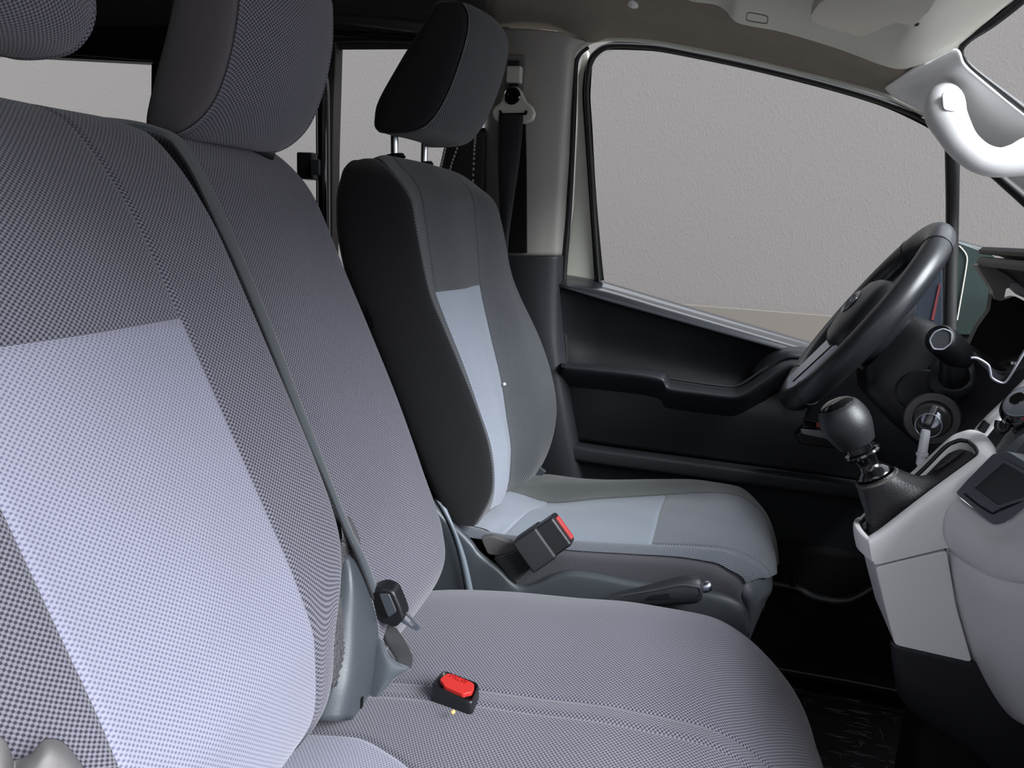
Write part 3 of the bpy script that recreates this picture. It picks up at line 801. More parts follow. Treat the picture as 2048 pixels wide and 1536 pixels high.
# cushion
C_ = [  # near outer, near seam, far seam, far edge
 [(940, 1075, 1.03), (960, 1055, 1.08), (1030, 985, 1.36), (1050, 948, 1.46)],
 [(1000, 1082, 1.025), (1005, 1070, 1.08), (1095, 1004, 1.36), (1100, 950, 1.47)],
 [(1140, 1100, 1.02), (1150, 1080, 1.08), (1200, 997, 1.36), (1200, 960, 1.47)],
 [(1250, 1107, 1.02), (1302, 1087, 1.08), (1331, 989, 1.36), (1310, 962, 1.47)],
 [(1370, 1115, 1.02), (1400, 1091, 1.08), (1400, 985, 1.36), (1400, 967, 1.47)],
 [(1425, 1124, 1.02), (1450, 1096, 1.08), (1465, 988, 1.36), (1478, 984, 1.465)],
 [(1460, 1140, 1.02), (1500, 1112, 1.085), (1522, 1022, 1.36), (1515, 1010, 1.455)],
 [(1482, 1152, 1.02), (1535, 1138, 1.09), (1545, 1082, 1.36), (1540, 1060, 1.45)],
 [(1492, 1166, 1.02), (1541, 1154, 1.09), (1551, 1138, 1.36), (1548, 1110, 1.45)],
]
G = []
for k, row in enumerate(C_):
    a, b, c, d = [at(*p) for p in row]
    e = V((0, .01, .008)) if 0 < k < 6 else V((.006, 0, 0))
    G.append([a, (a + b) / 2 + V((.0, -.004, .008)) * (1 if k < 6 else .4), b, (b + c) / 2 + e, c, (c + d) / 2 + e * 1.2, d, d + V((0, .03, -.03)), d + V((0, .03, -.14))])
G.insert(0, [p + V((-.09, 0, .004)) for p in G[0]])
G = grid3(G)
cu = sheet('cushion', G, FAB_OLIVE, ds, jr=(4, 8), pinch='l', res=.007)
sheet('cushion_edge', G, FAB_FRONT, cu, jr=(0, 2), pinch='r', res=.005)
sheet('rear_insert', G, FAB_SILVER, cu, ir=(0, 2), jr=(2, 4), pinch='b', label='silver woven strip at the seat bight')
sheet('middle_insert', G, FAB_PLAIN_SILVER, cu, ir=(2, 4), jr=(2, 4), pinch='tblr', label='plain silver insert')
sheet('front_panel', G, FAB_FRONT, cu, ir=(4, 9), jr=(2, 4), pinch='tlr', res=.006)
# smooth side of the cushion and its front skirt
sheet('side_cloth', [[(975, 1072, 1.036), (1140, 1094, 1.028), (1250, 1101, 1.028), (1370, 1109, 1.028), (1425, 1118, 1.028), (1460, 1134, 1.028), (1484, 1147, 1.028), (1496, 1162, 1.028)],
                     [(985, 1100, 1.025), (1140, 1120, 1.016), (1250, 1128, 1.016), (1370, 1140, 1.016), (1420, 1150, 1.016), (1450, 1166, 1.016), (1470, 1180, 1.016), (1482, 1192, 1.018)],
                     [(1000, 1160, 1.02), (1140, 1180, 1.016), (1250, 1190, 1.016), (1370, 1205, 1.016), (1420, 1215, 1.016), (1450, 1222, 1.016), (1475, 1230, 1.016), (1498, 1238, 1.018)],
                     [(1000, 1300, 1.02), (1140, 1320, 1.016), (1250, 1330, 1.016), (1370, 1340, 1.016), (1420, 1350, 1.016), (1450, 1352, 1.016), (1475, 1354, 1.016), (1500, 1356, 1.018)]], CLOTH_CUSH, cu, pinch='t')
sheet('front_skirt', [[(1456, 1140, 1.050), (1484, 1146, 1.040), (1528, 1128, 1.11), (1538, 1112, 1.36), (1536, 1090, 1.45)],
                      [(1466, 1190, 1.034), (1496, 1192, 1.024), (1536, 1182, 1.09), (1545, 1165, 1.36), (1543, 1140, 1.45)],
                      [(1474, 1222, 1.034), (1503, 1220, 1.026), (1522, 1212, 1.09), (1532, 1192, 1.36), (1530, 1165, 1.45)],
                      [(1460, 1300, 1.034), (1484, 1300, 1.026), (1490, 1290, 1.09), (1500, 1270, 1.36), (1500, 1240, 1.45)]], plain('slate_vinyl', (70, 74, 80), .5), cu)
wbox('seat_base', (-.35, 1.06, .352), (.05, 1.44, .74), PL_BLACK, ds, .01)
prism('hinge_tab', pp([(1045, 950), (1078, 934), (1092, 944), (1060, 975)], 1.46), (0, .01, 0), PL_GREY, ds, .002)


def headrest(name, parent, outline, y0, y1, wrap, side, bulge=.02, grow=.07, shear=0., n=26, dz=0.):
    """puffed block: side outline on plane y0, swept to y1"""
    P = [Vector(p) for p in outline]
    c = sum(P, Vector()) / len(P)
    rows = []
    for p in P + [P[0]]:
        row = []
        for k in range(n + 1):
            t = k / n; e = min(t, 1 - t) * (y1 - y0)
            r = .035
            f = math.sqrt(max(0, 1 - (1 - e / r) ** 2)) if e < r else 1.
            q = c + (p - c) * (1 + grow * f)
            q = Vector((q.x - bulge * (2 * t - 1) ** 2 + shear * t + bulge, y0 + (y1 - y0) * t, q.z + dz * t))
            row.append(q)
        rows.append(row)
    h = sheet(name, rows, wrap, parent, pinch='lr', res=.006)
    for yy, sgn, kk, col in ((y0, -1, 0, 0), (y1, 1, 1, n)):
        ring = [r[col] for r in rows[:-1]]
        cc = sum(ring, Vector()) / len(ring)
        rings = [[cc + (q - cc) * s + Vector((0, sgn * d, 0)) for q in ring] for s, d in ((1.03, -.005), (1., -.0015), (.985, .001), (.9, .004), (.6, .006), (.2, .007))]
        loft('side_panel', rings, side, h)
    return h


oh = [(870, 14), (884, 5), (914, 5), (931, 20), (935, 50), (921, 112), (893, 188), (864, 236), (838, 256), (800, 262), (764, 262), (751, 248), (753, 222), (798, 132), (848, 52)]
oh = refine([at(u, v, 1.125) for u, v in oh + oh[:1]], 60)[:-1]
hd = headrest('headrest', ds, oh, 1.125, 1.335, FAB_DRIVER, CLOTH_BLACK, bulge=.020, grow=.04)
for (u, v), (a, b), y in (((788, 262), (789, 316), 1.175), ((850, 282), (848, 332), 1.315)):
    tube('headrest_rod', [at(u, v - 30, y), at(a, b, y), at(a, b + 20, y)], .0064, CHROME, hd, seg=20, n=24)
lathe('rod_collar', [(.0, 0), (.019, 0), (.016, .006), (.0, .007)], at(789, 312, 1.175) + V((0, 0, -.004)), (-.2, 0, 1), PL_BLACK, hd, seg=18)
lathe('rod_collar', [(.0, 0), (.016, 0), (.014, .005), (.0, .006)], at(850, 326, 1.315) + V((0, 0, -.004)), (-.2, 0, 1), PL_BLACK, hd, seg=18)

# ------------------------------------------------------------------ passenger bench
bs = thing('passenger_bench', 'double passenger bench in charcoal weave with pale lilac inserts', 'car seat', (-.1, .55, .35))
# outboard backrest
prof = [(1.30, -.685), (1.356, -.655), (1.380, -.605), (1.372, -.557), (1.342, -.520), (1.288, -.480), (1.206, -.438), (1.11, -.391), (1.05, -.362), (.98, -.329), (.92, -.310), (.87, -.309), (.83, -.320), (.78, -.36)]
edge_y = [.61, .635, .65, .664, .668, .668, .667, .666, .664, .650, .608, .600, .590, .57]
G = []
for (z, x), ey in zip(prof, edge_y):
    cy = .435; w = ey - cy
    back = x - .13 if z > 1.2 else x - .12
    if z in (1.30, 1.352): back = x - .03
    row = []
    for dy, dxx in ((-w + .008, None), (-w, -.055), (-w + .012, -.014), (-w + .045, .003), (-.105, .0), (0, .006), (.112, .0), (w - .036, .003), (w - .012, -.012), (w, -.05), (w - .008, None)):
        row.append(Vector(((back if dxx is None else x + dxx), cy + dy, z)))
    G.append(row)
G = grid3(G)
ob = sheet('outboard_backrest', G, FAB_DARK, bs, jr=(6, 10), pinch='l')
sheet('near_bolster', G, FAB_DARK, ob, jr=(0, 4), pinch='r')
sheet('upper_insert', G, FAB_DARK, ob, ir=(0, 6), jr=(4, 6), pinch='blr')
sheet('lower_insert', G, FAB_LIGHT, ob, ir=(6, 13), jr=(4, 6), pinch='tlr', label='pale lilac woven insert', res=.006)
sheet('back_shell', np.stack([G[:, 0], G[:, 10]], 1), PL_DARK, ob, res=.03)

# middle backrest
mp_ = [(1.30, -.70), (1.355, -.68), (1.382, -.635), (1.379, -.585), (1.352, -.551), (1.311, -.521), (1.233, -.484), (1.155, -.446), (1.055, -.399), (.96, -.36), (.877, -.328), (.839, -.323), (.791, -.339), (.752, -.377)]
my = [.86, .875, .885, .90, .925, .93, .93, .93, .93, .93, .93, .93, .925, .915]
G = []
for (z, x), ey in zip(mp_, my):
    row = [Vector((x - .10, .662, z)), Vector((x - .03, .658, z)), Vector((x - .008, .665, z)), Vector((x + .002, .69, z)), Vector((x + .006, .79, z)), Vector((x + .004, ey - .05, z)),
           Vector((x, ey - .008, z)), Vector((x - .022, ey + .006, z)), Vector((x - .11, ey + .004, z))]
    G.append(row)
G = grid3(G)
mb = sheet('middle_backrest', G, FAB_DARK, bs, res=.007)
sheet('back_shell', np.stack([G[:, 0], G[:, 8]], 1), PL_DARK, mb, res=.03)

# bench cushion
xz = [(-.45, .765), (-.36, .782), (-.30, .795), (-.25, .803), (-.20, .809), (-.13, .815), (-.05, .823), (.03, .823), (.09, .802), (.146, .75), (.171, .70), (.19, .635), (.185, .50)]
by = [.60, .60, .598, .578, .55, .53, .525, .525, .525, .525, .525, .525, .525]
G = []
for k, ((x, z), b) in enumerate(zip(xz, by)):
    row = []
    fx = 1 if k > 6 else 0
    for y, dz, dx_ in ((-.02, -.10, 0), (.0, -.03, 0), (.03, -.002, 0), (.20, .0, 0), (.20 + (b - .2) * .5, .004, 0), (b, 0, 0), (.664, .002, 0), (.692, .0005, 0), (.77, .006, 0), (.86, .008, 0), (.905, .004, -.001), (.925, -.004, -.004), (.936, -.03, -.012), (.937, -.14, -.02)):
        if k >= 8:
            row.append(Vector((x + dz * .9 + dx_, y, z)) if dz > -.02 else Vector((x + max(dz, -.05) + dx_, y, z)))
        else: row.append(Vector((x + dx_, y, z + dz)))
    G.append(row)
G = grid3(G)
bc = sheet('bench_cushion', G, FAB_DARK, bs, jr=(7, 13), pinch='l', res=.008)
sheet('seam_strip', G, FAB_DARK, bc, jr=(6, 7), pinch='lr', res=.006)
sheet('outboard_bolster', G, FAB_DARK, bc, jr=(5, 6), pinch='lr', res=.008)
sheet('outboard_insert', G, FAB_LIGHT, bc, ir=(0, 7), jr=(3, 5), pinch='lrb', label='pale lilac woven insert')
sheet('outboard_front', G, FAB_DARK, bc, ir=(7, 12), jr=(3, 5), pinch='lrt')
sheet('near_bolster', G, FAB_DARK, bc, jr=(0, 3), pinch='r')
wbox('bench_base', (-.42, .03, .352), (.15, .92, .70), PL_BLACK, bs, .01)

# plastic hinge cover between the two backrests, with a frayed felt edge
hc = sheet('hinge_cover', [[(690, 1112, .668), (698, 1112, .672), (712, 1122, .69), (716, 1128, .71)],
                           [(672, 1160, .655), (706, 1160, .660), (730, 1172, .685), (736, 1180, .71)],
                           [(668, 1230, .640), (712, 1235, .650), (748, 1240, .685), (754, 1246, .715)],
                           [(674, 1300, .626), (716, 1310, .640), (750, 1312, .68), (757, 1318, .71)],
                           [(655, 1375, .606), (706, 1380, .622), (736, 1385, .66), (744, 1392, .69)],
                           [(628, 1440, .590), (686, 1440, .604), (720, 1442, .64), (728, 1446, .67)]], PL_GREY, bs, thick=.003)
sheet('felt_edge', [[(680, 1080, .652), (686, 1082, .648), (692, 1090, .664)], [(664, 1120, .646), (676, 1122, .640), (688, 1126, .662)], [(640, 1160, .640), (662, 1162, .628), (682, 1164, .655)],
                    [(644, 1215, .630), (664, 1216, .617), (686, 1218, .648)], [(646, 1265, .620), (668, 1266, .609), (690, 1268, .64)], [(648, 1310, .612), (668, 1311, .602), (690, 1312, .63)], [(640, 1370, .598), (655, 1371, .590), (672, 1373, .61)]],
      FELT, bs, thick=.002, res=.003, bumpf=lambda du, dv: .0012 * np.sin(dv * 900 + 3 * np.sin(du * 300)))
sheet('felt_lining', [[(676, 1030, .672), (690, 1030, .69), (702, 1034, .72)], [(684, 1070, .672), (704, 1070, .69), (722, 1076, .72)], [(688, 1110, .68), (714, 1115, .70), (738, 1125, .725)], [(700, 1170, .69), (730, 1180, .71), (758, 1195, .73)], [(720, 1250, .70), (745, 1260, .72), (770, 1270, .73)]], FELT, bs)
prism('cover_slot', pp([(681, 1190), (692, 1208), (702, 1240), (704, 1252), (694, 1232), (683, 1222)], .650), (0, .004, 0), PL_FOOT, hc)
prism('cover_notch', pp([(717, 1398), (724, 1397), (722, 1425), (715, 1425)], .640), (0, .004, 0), PL_FOOT, hc)
# folded cloth at the lower left corner of the bench
sheet('hinge_cloth', [[(-40, 1450, 0.253), (10, 1480, 0.260), (28, 1520, 0.268), (60, 1508, 0.270), (90, 1478, 0.274), (120, 1480, 0.280), (165, 1530, 0.290)],
                      [(-40, 1500, 0.246), (5, 1530, 0.252), (28, 1550, 0.262), (62, 1540, 0.256), (95, 1512, 0.260), (130, 1520, 0.268), (180, 1580, 0.286)],
                      [(-40, 1680, 0.238), (5, 1690, 0.244), (28, 1700, 0.252), (62, 1700, 0.248), (95, 1690, 0.252), (130, 1690, 0.260), (180, 1710, 0.278)]], plain('worn_taupe_vinyl', (112, 108, 108), .8, mottle=.3), bs, res=.003, thick=.003)
# headrests of the bench
ohm = [(362, -60), (400, -120), (455, -130), (476, -90), (478, -20), (470, 60), (452, 140), (425, 205), (385, 248), (340, 266), (302, 258), (296, 240), (312, 160), (338, 60)]
ohm = refine([at(u, v, .70) for u, v in ohm + ohm[:1]], 60)[:-1]
hm = headrest('middle_headrest', bs, ohm, .70, .885, FAB_DARK, CLOTH_GREY, bulge=.018, grow=.045)
tube('headrest_base', [at(335, 262, .74), at(400, 262, .78), at(470, 278, .82), at(530, 300, .86), at(548, 306, .87)], .009, PL_DARK, hm, n=20)
oho = [(124, 4), (112, 46), (82, 80), (40, 94), (-20, 98), (-80, 80), (-112, 20), (-100, -110), (-60, -200), (20, -220), (90, -180), (118, -90)]
oho = refine([at(u, v, .50) for u, v in oho + oho[:1]], 50)[:-1]
headrest('outboard_headrest', bs, oho, .32, .53, FAB_DARK, CLOTH_GREY, bulge=.02, grow=.05)

# ------------------------------------------------------------------ belt and buckles of the bench
mbt = thing('seat_belt', 'black belt strap running down the gap between the two bench backrests', 'seat belt', at(740, 1190, .70))
Lp = [(180, 240, .60, .62), (240, 250, .62, .64), (300, 264, .645, .66), (340, 282, .654, .69), (382, 342, .657, .70), (430, 442, .659, .695), (478, 545, .660, .69), (530, 668, .660, .688), (600, 845, .66, .684), (650, 962, .665, .685), (690, 1060, .675, .690), (718, 1120, .685, .70), (748, 1198, .70, .715)]
Rp = [(184, 232), (246, 238), (312, 252), (362, 276), (402, 332), (446, 418), (496, 535), (544, 650), (614, 832), (662, 955), (703, 1056), (734, 1118), (760, 1190)]
wb = sheet('webbing', [[(u, v, y0), ((u + a) / 2, (v + b) / 2, (y0 + y1) / 2 - .004), (a, b, y1)] for (u, v, y0, y1), (a, b) in zip(Lp, Rp)], WEB_GREY, mbt, thick=.0016, res=.005)
tube('webbing_edge', [at(u - 1, v, y0 - .001) for u, v, y0, y1 in Lp[3:]], .0016, WEB, wb, n=40, seg=6)
tg = prism('tongue_head', rounded(pp([(740, 1184), (762, 1176), (786, 1184), (800, 1216), (808, 1240), (790, 1258), (756, 1244), (744, 1222)], .700), .3, 4), V((.0, .018, .004)), PL_BLACK, mbt, .003, 3)
prism('tongue_window', rounded(pp([(757, 1188), (778, 1188), (793, 1224), (776, 1236)], .6985), .15, 3), (0, .002, 0), PL_GREY, tg, .001)
prism('tongue_slit', pp([(746, 1186), (758, 1188), (776, 1234), (768, 1238), (750, 1210)], .6983), (0, .002, 0), PL_FOOT, tg)
bl = [[(788, 1218), (812, 1226), (842, 1256), (832, 1262), (794, 1240)], ]
i1_ = [(800, 1224), (812, 1230), (830, 1250), (824, 1253), (804, 1236)]
o_ = pp(bl[0], .708); i_ = pp(i1_, .708)
verts = o_ + i_ + [p + V((0, .003, 0)) for p in o_ + i_]
fs = []
for k in range(5):
    a, b = k, (k + 1) % 5
    fs += [(a, b, 5 + b, 5 + a), (10 + a, 15 + a, 15 + b, 10 + b), (a, 10 + a, 10 + b, b), (5 + a, 5 + b, 15 + b, 15 + a)]
me = mesh_from('tongue_blade', verts, fs, False)
bm = bmesh.new(); bm.from_mesh(me); bmesh.ops.recalc_face_normals(bm, faces=bm.faces); bm.to_mesh(me); bm.free()
link('tongue_blade', me, STEEL, tg)
sheet('lower_loop', [[(762, 1256, .715), (778, 1250, .722), (793, 1256, .728)], [(772, 1285, .71), (795, 1282, .718), (814, 1286, .724)], [(790, 1312, .70), (810, 1312, .708), (826, 1318, .712)],
                     [(792, 1330, .692), (812, 1334, .698), (822, 1338, .702)]], WEB, mbt, thick=.0015, res=.004)
sheet('lower_strap', [[(742, 1288, .695), (756, 1274, .694), (768, 1282, .694)], [(740, 1310, .684), (764, 1302, .682), (784, 1318, .686)], [(738, 1345, .676), (772, 1338, .674), (822, 1338, .69)], [(735, 1385, .668), (762, 1370, .668), (792, 1356, .678)],
                      [(728, 1432, .655), (742, 1412, .658), (760, 1392, .664)]], WEB_GREY, mbt, thick=.0015, res=.004)

kb = thing('seat_buckle', 'black buckle with large red press button sunk in the bench cushion', 'seat buckle', atz(905, 1390, .80))
ZB = .826
tp = rounded(pz([(868, 1367), (889, 1343), (954, 1367), (940, 1401)], ZB), .16, 5)
cen = sum(tp, V()) / len(tp)
rings = [[cen + (p - cen) * s + V((0, 0, d)) for p in tp] for s, d in ((1.22, -.07), (1.19, -.03), (1.17, -.012), (1.135, -.003), (1.09, 0.), (1.05, -.001), (1.03, -.004), (.5, -.004))]
body = loft('buckle_body', rings, PL_BLACK, kb)
zz = lambda pts: [(840 + a * .0781, 1320 + b * .0781) for a, b in pts]
bt = prism('press_button', rounded(pz(zz([(505, 490), (610, 390), (690, 345), (770, 340), (1330, 560), (1390, 620), (1385, 700), (1330, 815), (1190, 840), (1110, 870), (620, 660), (585, 585)]), ZB + .0015), .2, 3), (0, 0, -.005), RED, kb, .0012, 2)
# the word pressed into the button
tx = bpy.data.curves.new('press_text', 'FONT'); tx.body = 'PRESS'; tx.size = .0085; tx.align_x = 'CENTER'; tx.align_y = 'CENTER'; tx.extrude = .0004
to = bpy.data.objects.new('press_text', tx); COL.objects.link(to)
dg = bpy.context.evaluated_depsgraph_get()
tme = bpy.data.meshes.new_from_object(to.evaluated_get(dg)); bpy.data.objects.remove(to)
p0, p1 = pz([(840 + 830 * .0781, 1320 + 420 * .0781), (840 + 1160 * .0781, 1320 + 560 * .0781)], ZB + .0019)
ex = (p1 - p0).normalized(); ey = V((0, 0, 1)).cross(ex)
for v in tme.vertices:
    v.co = (p0 + p1) / 2 + ex * v.co.x + ey * v.co.y + V((0, 0, v.co.z))
link('press_text', tme, plain('dark_red_ink', (170, 30, 30), .5), bt, 'word PRESS')
kd = thing('seat_buckle', 'black upright buckle on a stalk beside the driver cushion', 'seat buckle', at(1040, 1150, .985))
c = at(1090, 1082, .985); e1 = ((at(1128, 1058, .985) - at(1050, 1106, .985)).normalized() + V((0, .26, 0))).normalized(); yy = V((0, 1, 0)); e2 = e1.cross(yy).normalized()
yy2 = (yy + e1 * .15).normalized()
L1 = (at(1128, 1058, .985) - at(1054, 1102, .985)).length
boxf('buckle_body', c, (L1, .026, .049), (e1, yy, e2), PL_BLACK, kd, .004, seg=3)
boxf('buckle_sleeve', c - e1 * L1 * .22, (L1 * .62, .031, .053), (e1, yy, e2), plain('soft_black_rubber', (26, 27, 30), .55), kd, .004, seg=3)
boxf('press_button', c + e1 * L1 * .5, (.006, .009, .038), (e1, yy, e2), RED_DK, kd, .001)
sheet('stalk', [[at(1062, 1090, .985), at(1066, 1118, .985), at(1068, 1132, .99)], [at(1030, 1105, .985), at(1040, 1125, .985), at(1052, 1150, .99)], [at(988, 1118, .99), at(1010, 1142, .99), at(1030, 1170, .995)]], WEB, kd, thick=.006)
prism('stalk_cover', rounded(pp([(960, 1075), (985, 1072), (1020, 1085), (1045, 1100), (1000, 1112), (975, 1110)], .999), .25, 3), (0, .012, 0), plain('worn_grey_vinyl', (86, 84, 84), .7), kd, .003)

# ------------------------------------------------------------------ plastic shield and handbrake between the seats
sh = thing('seat_side_shield', 'grey moulded plastic shield along the inner side of the driver seat', 'side shield', (-.1, .99, .36))
te = [(868, 1000), (890, 1030), (920, 1056), (945, 1082), (962, 1104), (1000, 1134), (1024, 1158), (1045, 1170), (1075, 1162), (1110, 1146), (1150, 1139), (1200, 1146), (1260, 1158), (1340, 1170), (1420, 1180), (1466, 1194), (1492, 1216), (1499, 1262)]
G = [[at(u, v, 1.022) + V((0, 0, -.012)) for u, v in te], [at(u, v, 1.006) for u, v in te], [at(u, v + 3, .996) for u, v in te], [at(u - 2, v + 12, .990) for u, v in te],
     [at(u - 3, v * .4 + 1290 * .6, .986) for u, v in te], [at(u - 4, 1420, .986) for u, v in te]]
sheet('shield', G, PL_GREY, sh, thick=.003)
sheet('bracket', [[(868, 998, .975), (884, 1010, .972), (894, 1018, .975)], [(895, 1050, .972), (908, 1060, .968), (916, 1070, .972)], [(915, 1110, .972), (926, 1118, .968), (934, 1124, .972)], [(930, 1190, .972), (942, 1196, .968), (950, 1200, .972)]], plain('pale_slate_plastic', (112, 120, 128), .4), sh, thick=.003)

hb = thing('handbrake', 'black handbrake lever with silver release button between the seats', 'handbrake', at(1260, 1200, .958))
tube('grip', [at(1225, 1204, .956), at(1262, 1198, .956), at(1310, 1190, .955), at(1350, 1183, .955), at(1380, 1179, .955), at(1398, 1179, .955), at(1406, 1180, .955)], [.012, .0135, .016, .0185, .0195, .017, .010], PL_DARK, hb, n=40, seg=18, squash=(V((0, 1, 0)), .65))
tube('button', [at(1404, 1177, .955), at(1412, 1174, .955), at(1419, 1171, .955), at(1423, 1170, .955)], [.0062, .0075, .0072, .004], STEEL, hb, seg=14)
prism('grip_inlay', rounded(pp([(1300, 1192), (1375, 1181), (1396, 1186), (1400, 1193), (1375, 1198), (1290, 1200)], .9435), .2, 3), (0, .004, 0), PL_BLACK, hb, .001)
tube('grip_seam', [at(1240, 1192, .945), at(1310, 1180, .942), at(1370, 1170, .942), at(1396, 1174, .943), at(1402, 1188, .944)], .001, PL_GREY, hb, n=20, seg=6)
# ------------------------------------------------------------------ steering wheel
YC = 1.275
T, B = at(1893, 449, YC), at(1568, 812, YC)
WC = (T + B) / 2
e1 = (T - B).normalized(); R_out = (T - B).length / 2
rmin = .0195; RM = R_out - rmin
e2 = Vector((.075, 1, 0)); e2 = (e2 - e1 * e2.dot(e1)).normalized()
wn = e1.cross(e2).normalized()
if wn.x > 0: wn = -wn
sw = thing('steering_wheel', 'black leather steering wheel with glossy spokes in front of the driver', 'steering wheel', WC)
def rim(name, a0, a1, mat, rr=rmin, n=64, lab=None):
    pts = [WC + (e1 * math.cos(t) + e2 * math.sin(t)) * RM for t in np.linspace(a0, a1, n)]
    return tube(name, pts, rr, mat, sw, seg=20, label=lab)
rr1 = math.radians
WLEA = leather('smooth_wheel_leather', (34, 35, 39), .34, 1200, .05)
rim('rim', rr1(34), rr1(144), WLEA); rim('rim', rr1(-144), rr1(-34), WLEA)
rim('rim_wrap', rr1(-33.4), rr1(33.4), plain('worn_shiny_leather', (52, 54, 59), .30), lab='shiny upper rim section')
rim('rim_wrap', rr1(144.6), rr1(215.4), plain('satin_rim', (30, 31, 35), .32), lab='satin lower rim section')
for k, a in enumerate((33.7, -33.7, 144.3, -144.3)):
    a = rr1(a); c = WC + (e1 * math.cos(a) + e2 * math.sin(a)) * RM
    d = -e1 * math.sin(a) + e2 * math.cos(a); e, f, _ = frame(d)
    tube('rim_seam', [c + (e * math.cos(t) + f * math.sin(t)) * (rmin + .0002) for t in np.linspace(0, 2 * math.pi, 25)[:-1]], .0008, PL_BLACK, sw, seg=6, closed=True)
W3 = lambda a, b, c: WC + e1 * a + e2 * b + wn * c
# airbag pad
rings = []
for h, s in ((-.05, .8), (-.04, .96), (-.02, 1.0), (.0, .98), (.012, .90), (.020, .75), (.024, .5), (.026, .2)):
    ring = []
    for k in range(40):
        t = 2 * math.pi * k / 40
        cx, sx = math.cos(t), math.sin(t)
        q = (abs(cx) ** 3 + abs(sx) ** 3) ** (-1 / 3)
        ring.append(W3(.004 + cx * q * .068 * s, sx * q * .076 * s, h + .004))
    rings.append(ring)
hub = loft('airbag_pad', rings, leather('grained_airbag', (40, 41, 45), .38, 900, .15), sw)
# emblem of ovals
EMB = plain('dark_chrome', (120, 124, 132), .2, 1.)
def oval(a, b, ra, rb, rad=.0022):
    tube('emblem_ring', [W3(a + math.cos(t) * ra, b + math.sin(t) * rb, .0305 - .004 * (abs(math.cos(t) * ra) / .02) ** 2 * .3) for t in np.linspace(0, 2 * math.pi, 37)[:-1]], rad, EMB, hub, seg=8, closed=True)
oval(.012, 0, .019, .029); oval(.012, 0, .017, .009, .0018); oval(.021, 0, .0075, .019, .0018)
# spokes
SPK = plain('gloss_spoke', (44, 46, 52), .22, coat=.4)
def spoke(name, pts, th, mat, lab=None):
    poly = [W3(a, b, c) for a, b, c in pts]
    return prism(name, poly, -wn * th, mat, sw, .004, 3, lab)
for s in (-1, 1):
    spoke('spoke', [(.028, s * .055, -.008), (.030, s * (RM - .012), .004), (-.030, s * (RM - .012), .004), (-.040, s * .055, -.008)], .02, SPK)
spoke('lower_spoke', [(-.05, -.052, .010), (-.05, .075, .010), (-(RM - .012), .060, .019), (-(RM - .004), -.040, .0185)], .018, plain('silver_with_sky_glint', (206, 210, 220), .3), 'silver lower spoke paled by a painted sky reflection')  # pale colour stands in for sky reflected on the glossy spoke
spoke('spoke_trim', [(-.055, -.036, .0125), (-.055, -.030, .0125), (-(RM - .022), -.022, .0195), (-(RM - .022), -.026, .0195)], .004, PL_GLOSS)
# column shroud
cs = thing('steering_column', 'black steering column shroud behind the wheel', 'steering column', W3(-.05, 0, -.15))
rings = []
for h, w_, t0, b0 in ((-.045, .060, .045, -.060), (-.07, .078, .055, -.085), (-.13, .085, .060, -.095), (-.19, .085, .062, -.10), (-.24, .08, .06, -.10)):
    ring = rounded([W3(t0, -w_, h), W3(t0, w_, h), W3(b0, w_, h), W3(b0, -w_, h)], .25, 4)
    rings.append(ring)
loft('shroud', rings, PL_BLACK, cs)
lathe('shroud_cap', [(0, 0), (.030, 0), (.032, .003), (.030, .006), (0, .006)], W3(-.03, -.088, -.12), -e2, PL_BLACK, cs, sx=1.2)

# ------------------------------------------------------------------ dashboard
da = thing('dashboard', 'black dashboard with hooded cluster and pale grey lower panels', 'dashboard', (.45, 1.0, .6))
PW_ = PL_WHITE
DK = plain('soft_black_dash', (44, 44, 49), .55, bump=(420, .25))
sheet('lower_panel', [[(1640, 700, 1.58), (1780, 690, 1.46), (1860, 690, 1.34), (1930, 695, 1.22), (1985, 740, 1.10), (2075, 720, .98)],
                      [(1620, 800, 1.58), (1745, 770, 1.46), (1825, 790, 1.34), (1910, 790, 1.20), (1985, 800, 1.08), (2070, 790, .96)],
                      [(1600, 860, 1.58), (1730, 850, 1.46), (1790, 865, 1.34), (1875, 890, 1.16), (1955, 880, 1.03), (2040, 880, .93)],
                      [(1620, 880, 1.60), (1740, 900, 1.50), (1800, 940, 1.38), (1890, 960, 1.22), (1965, 950, 1.10), (2050, 950, 1.0)],
                      [(1690, 900, 1.62), (1790, 960, 1.56), (1850, 1000, 1.45), (1930, 1010, 1.32), (2000, 1000, 1.22), (2080, 1000, 1.1)]], DK, da, thick=.005, res=.012)
# hooded instrument cluster, a section swept across the driver side
def sweep(name, pts, y0, y1, mat, bev=.004, r=.2, par=None, lab=None, taper=None):
    a = rounded(pp(pts, y0), r, 4)
    return prism(name, a, (0, y1 - y0, 0), mat, par or da, bev, 2, lab)
HOODF = plain('taupe_hood_lining', (190, 186, 180), .75, bump=(400, .2))
sweep('cluster_hood', [(1956, 500), (1966, 493), (2000, 496), (2048, 509), (2120, 540), (2120, 620), (2070, 560), (2040, 537), (2000, 512), (1958, 508)], 1.46, 1.0, PL_DARK)
sweep('cluster_hood', [(1953, 523), (1960, 513), (1985, 515), (2020, 532), (2060, 562), (2130, 640), (2130, 690), (2050, 585), (2010, 551), (1975, 530), (1953, 532)], 1.455, 1.0, PL_BLACK)
sweep('hood_lining', [(1953, 530), (1966, 526), (2000, 540), (2040, 566), (2090, 612), (2040, 590), (2022, 574), (2012, 578), (2008, 600), (2002, 602), (1988, 598), (1985, 580), (1972, 560)], 1.44, 1.46, HOODF, .002, .12)
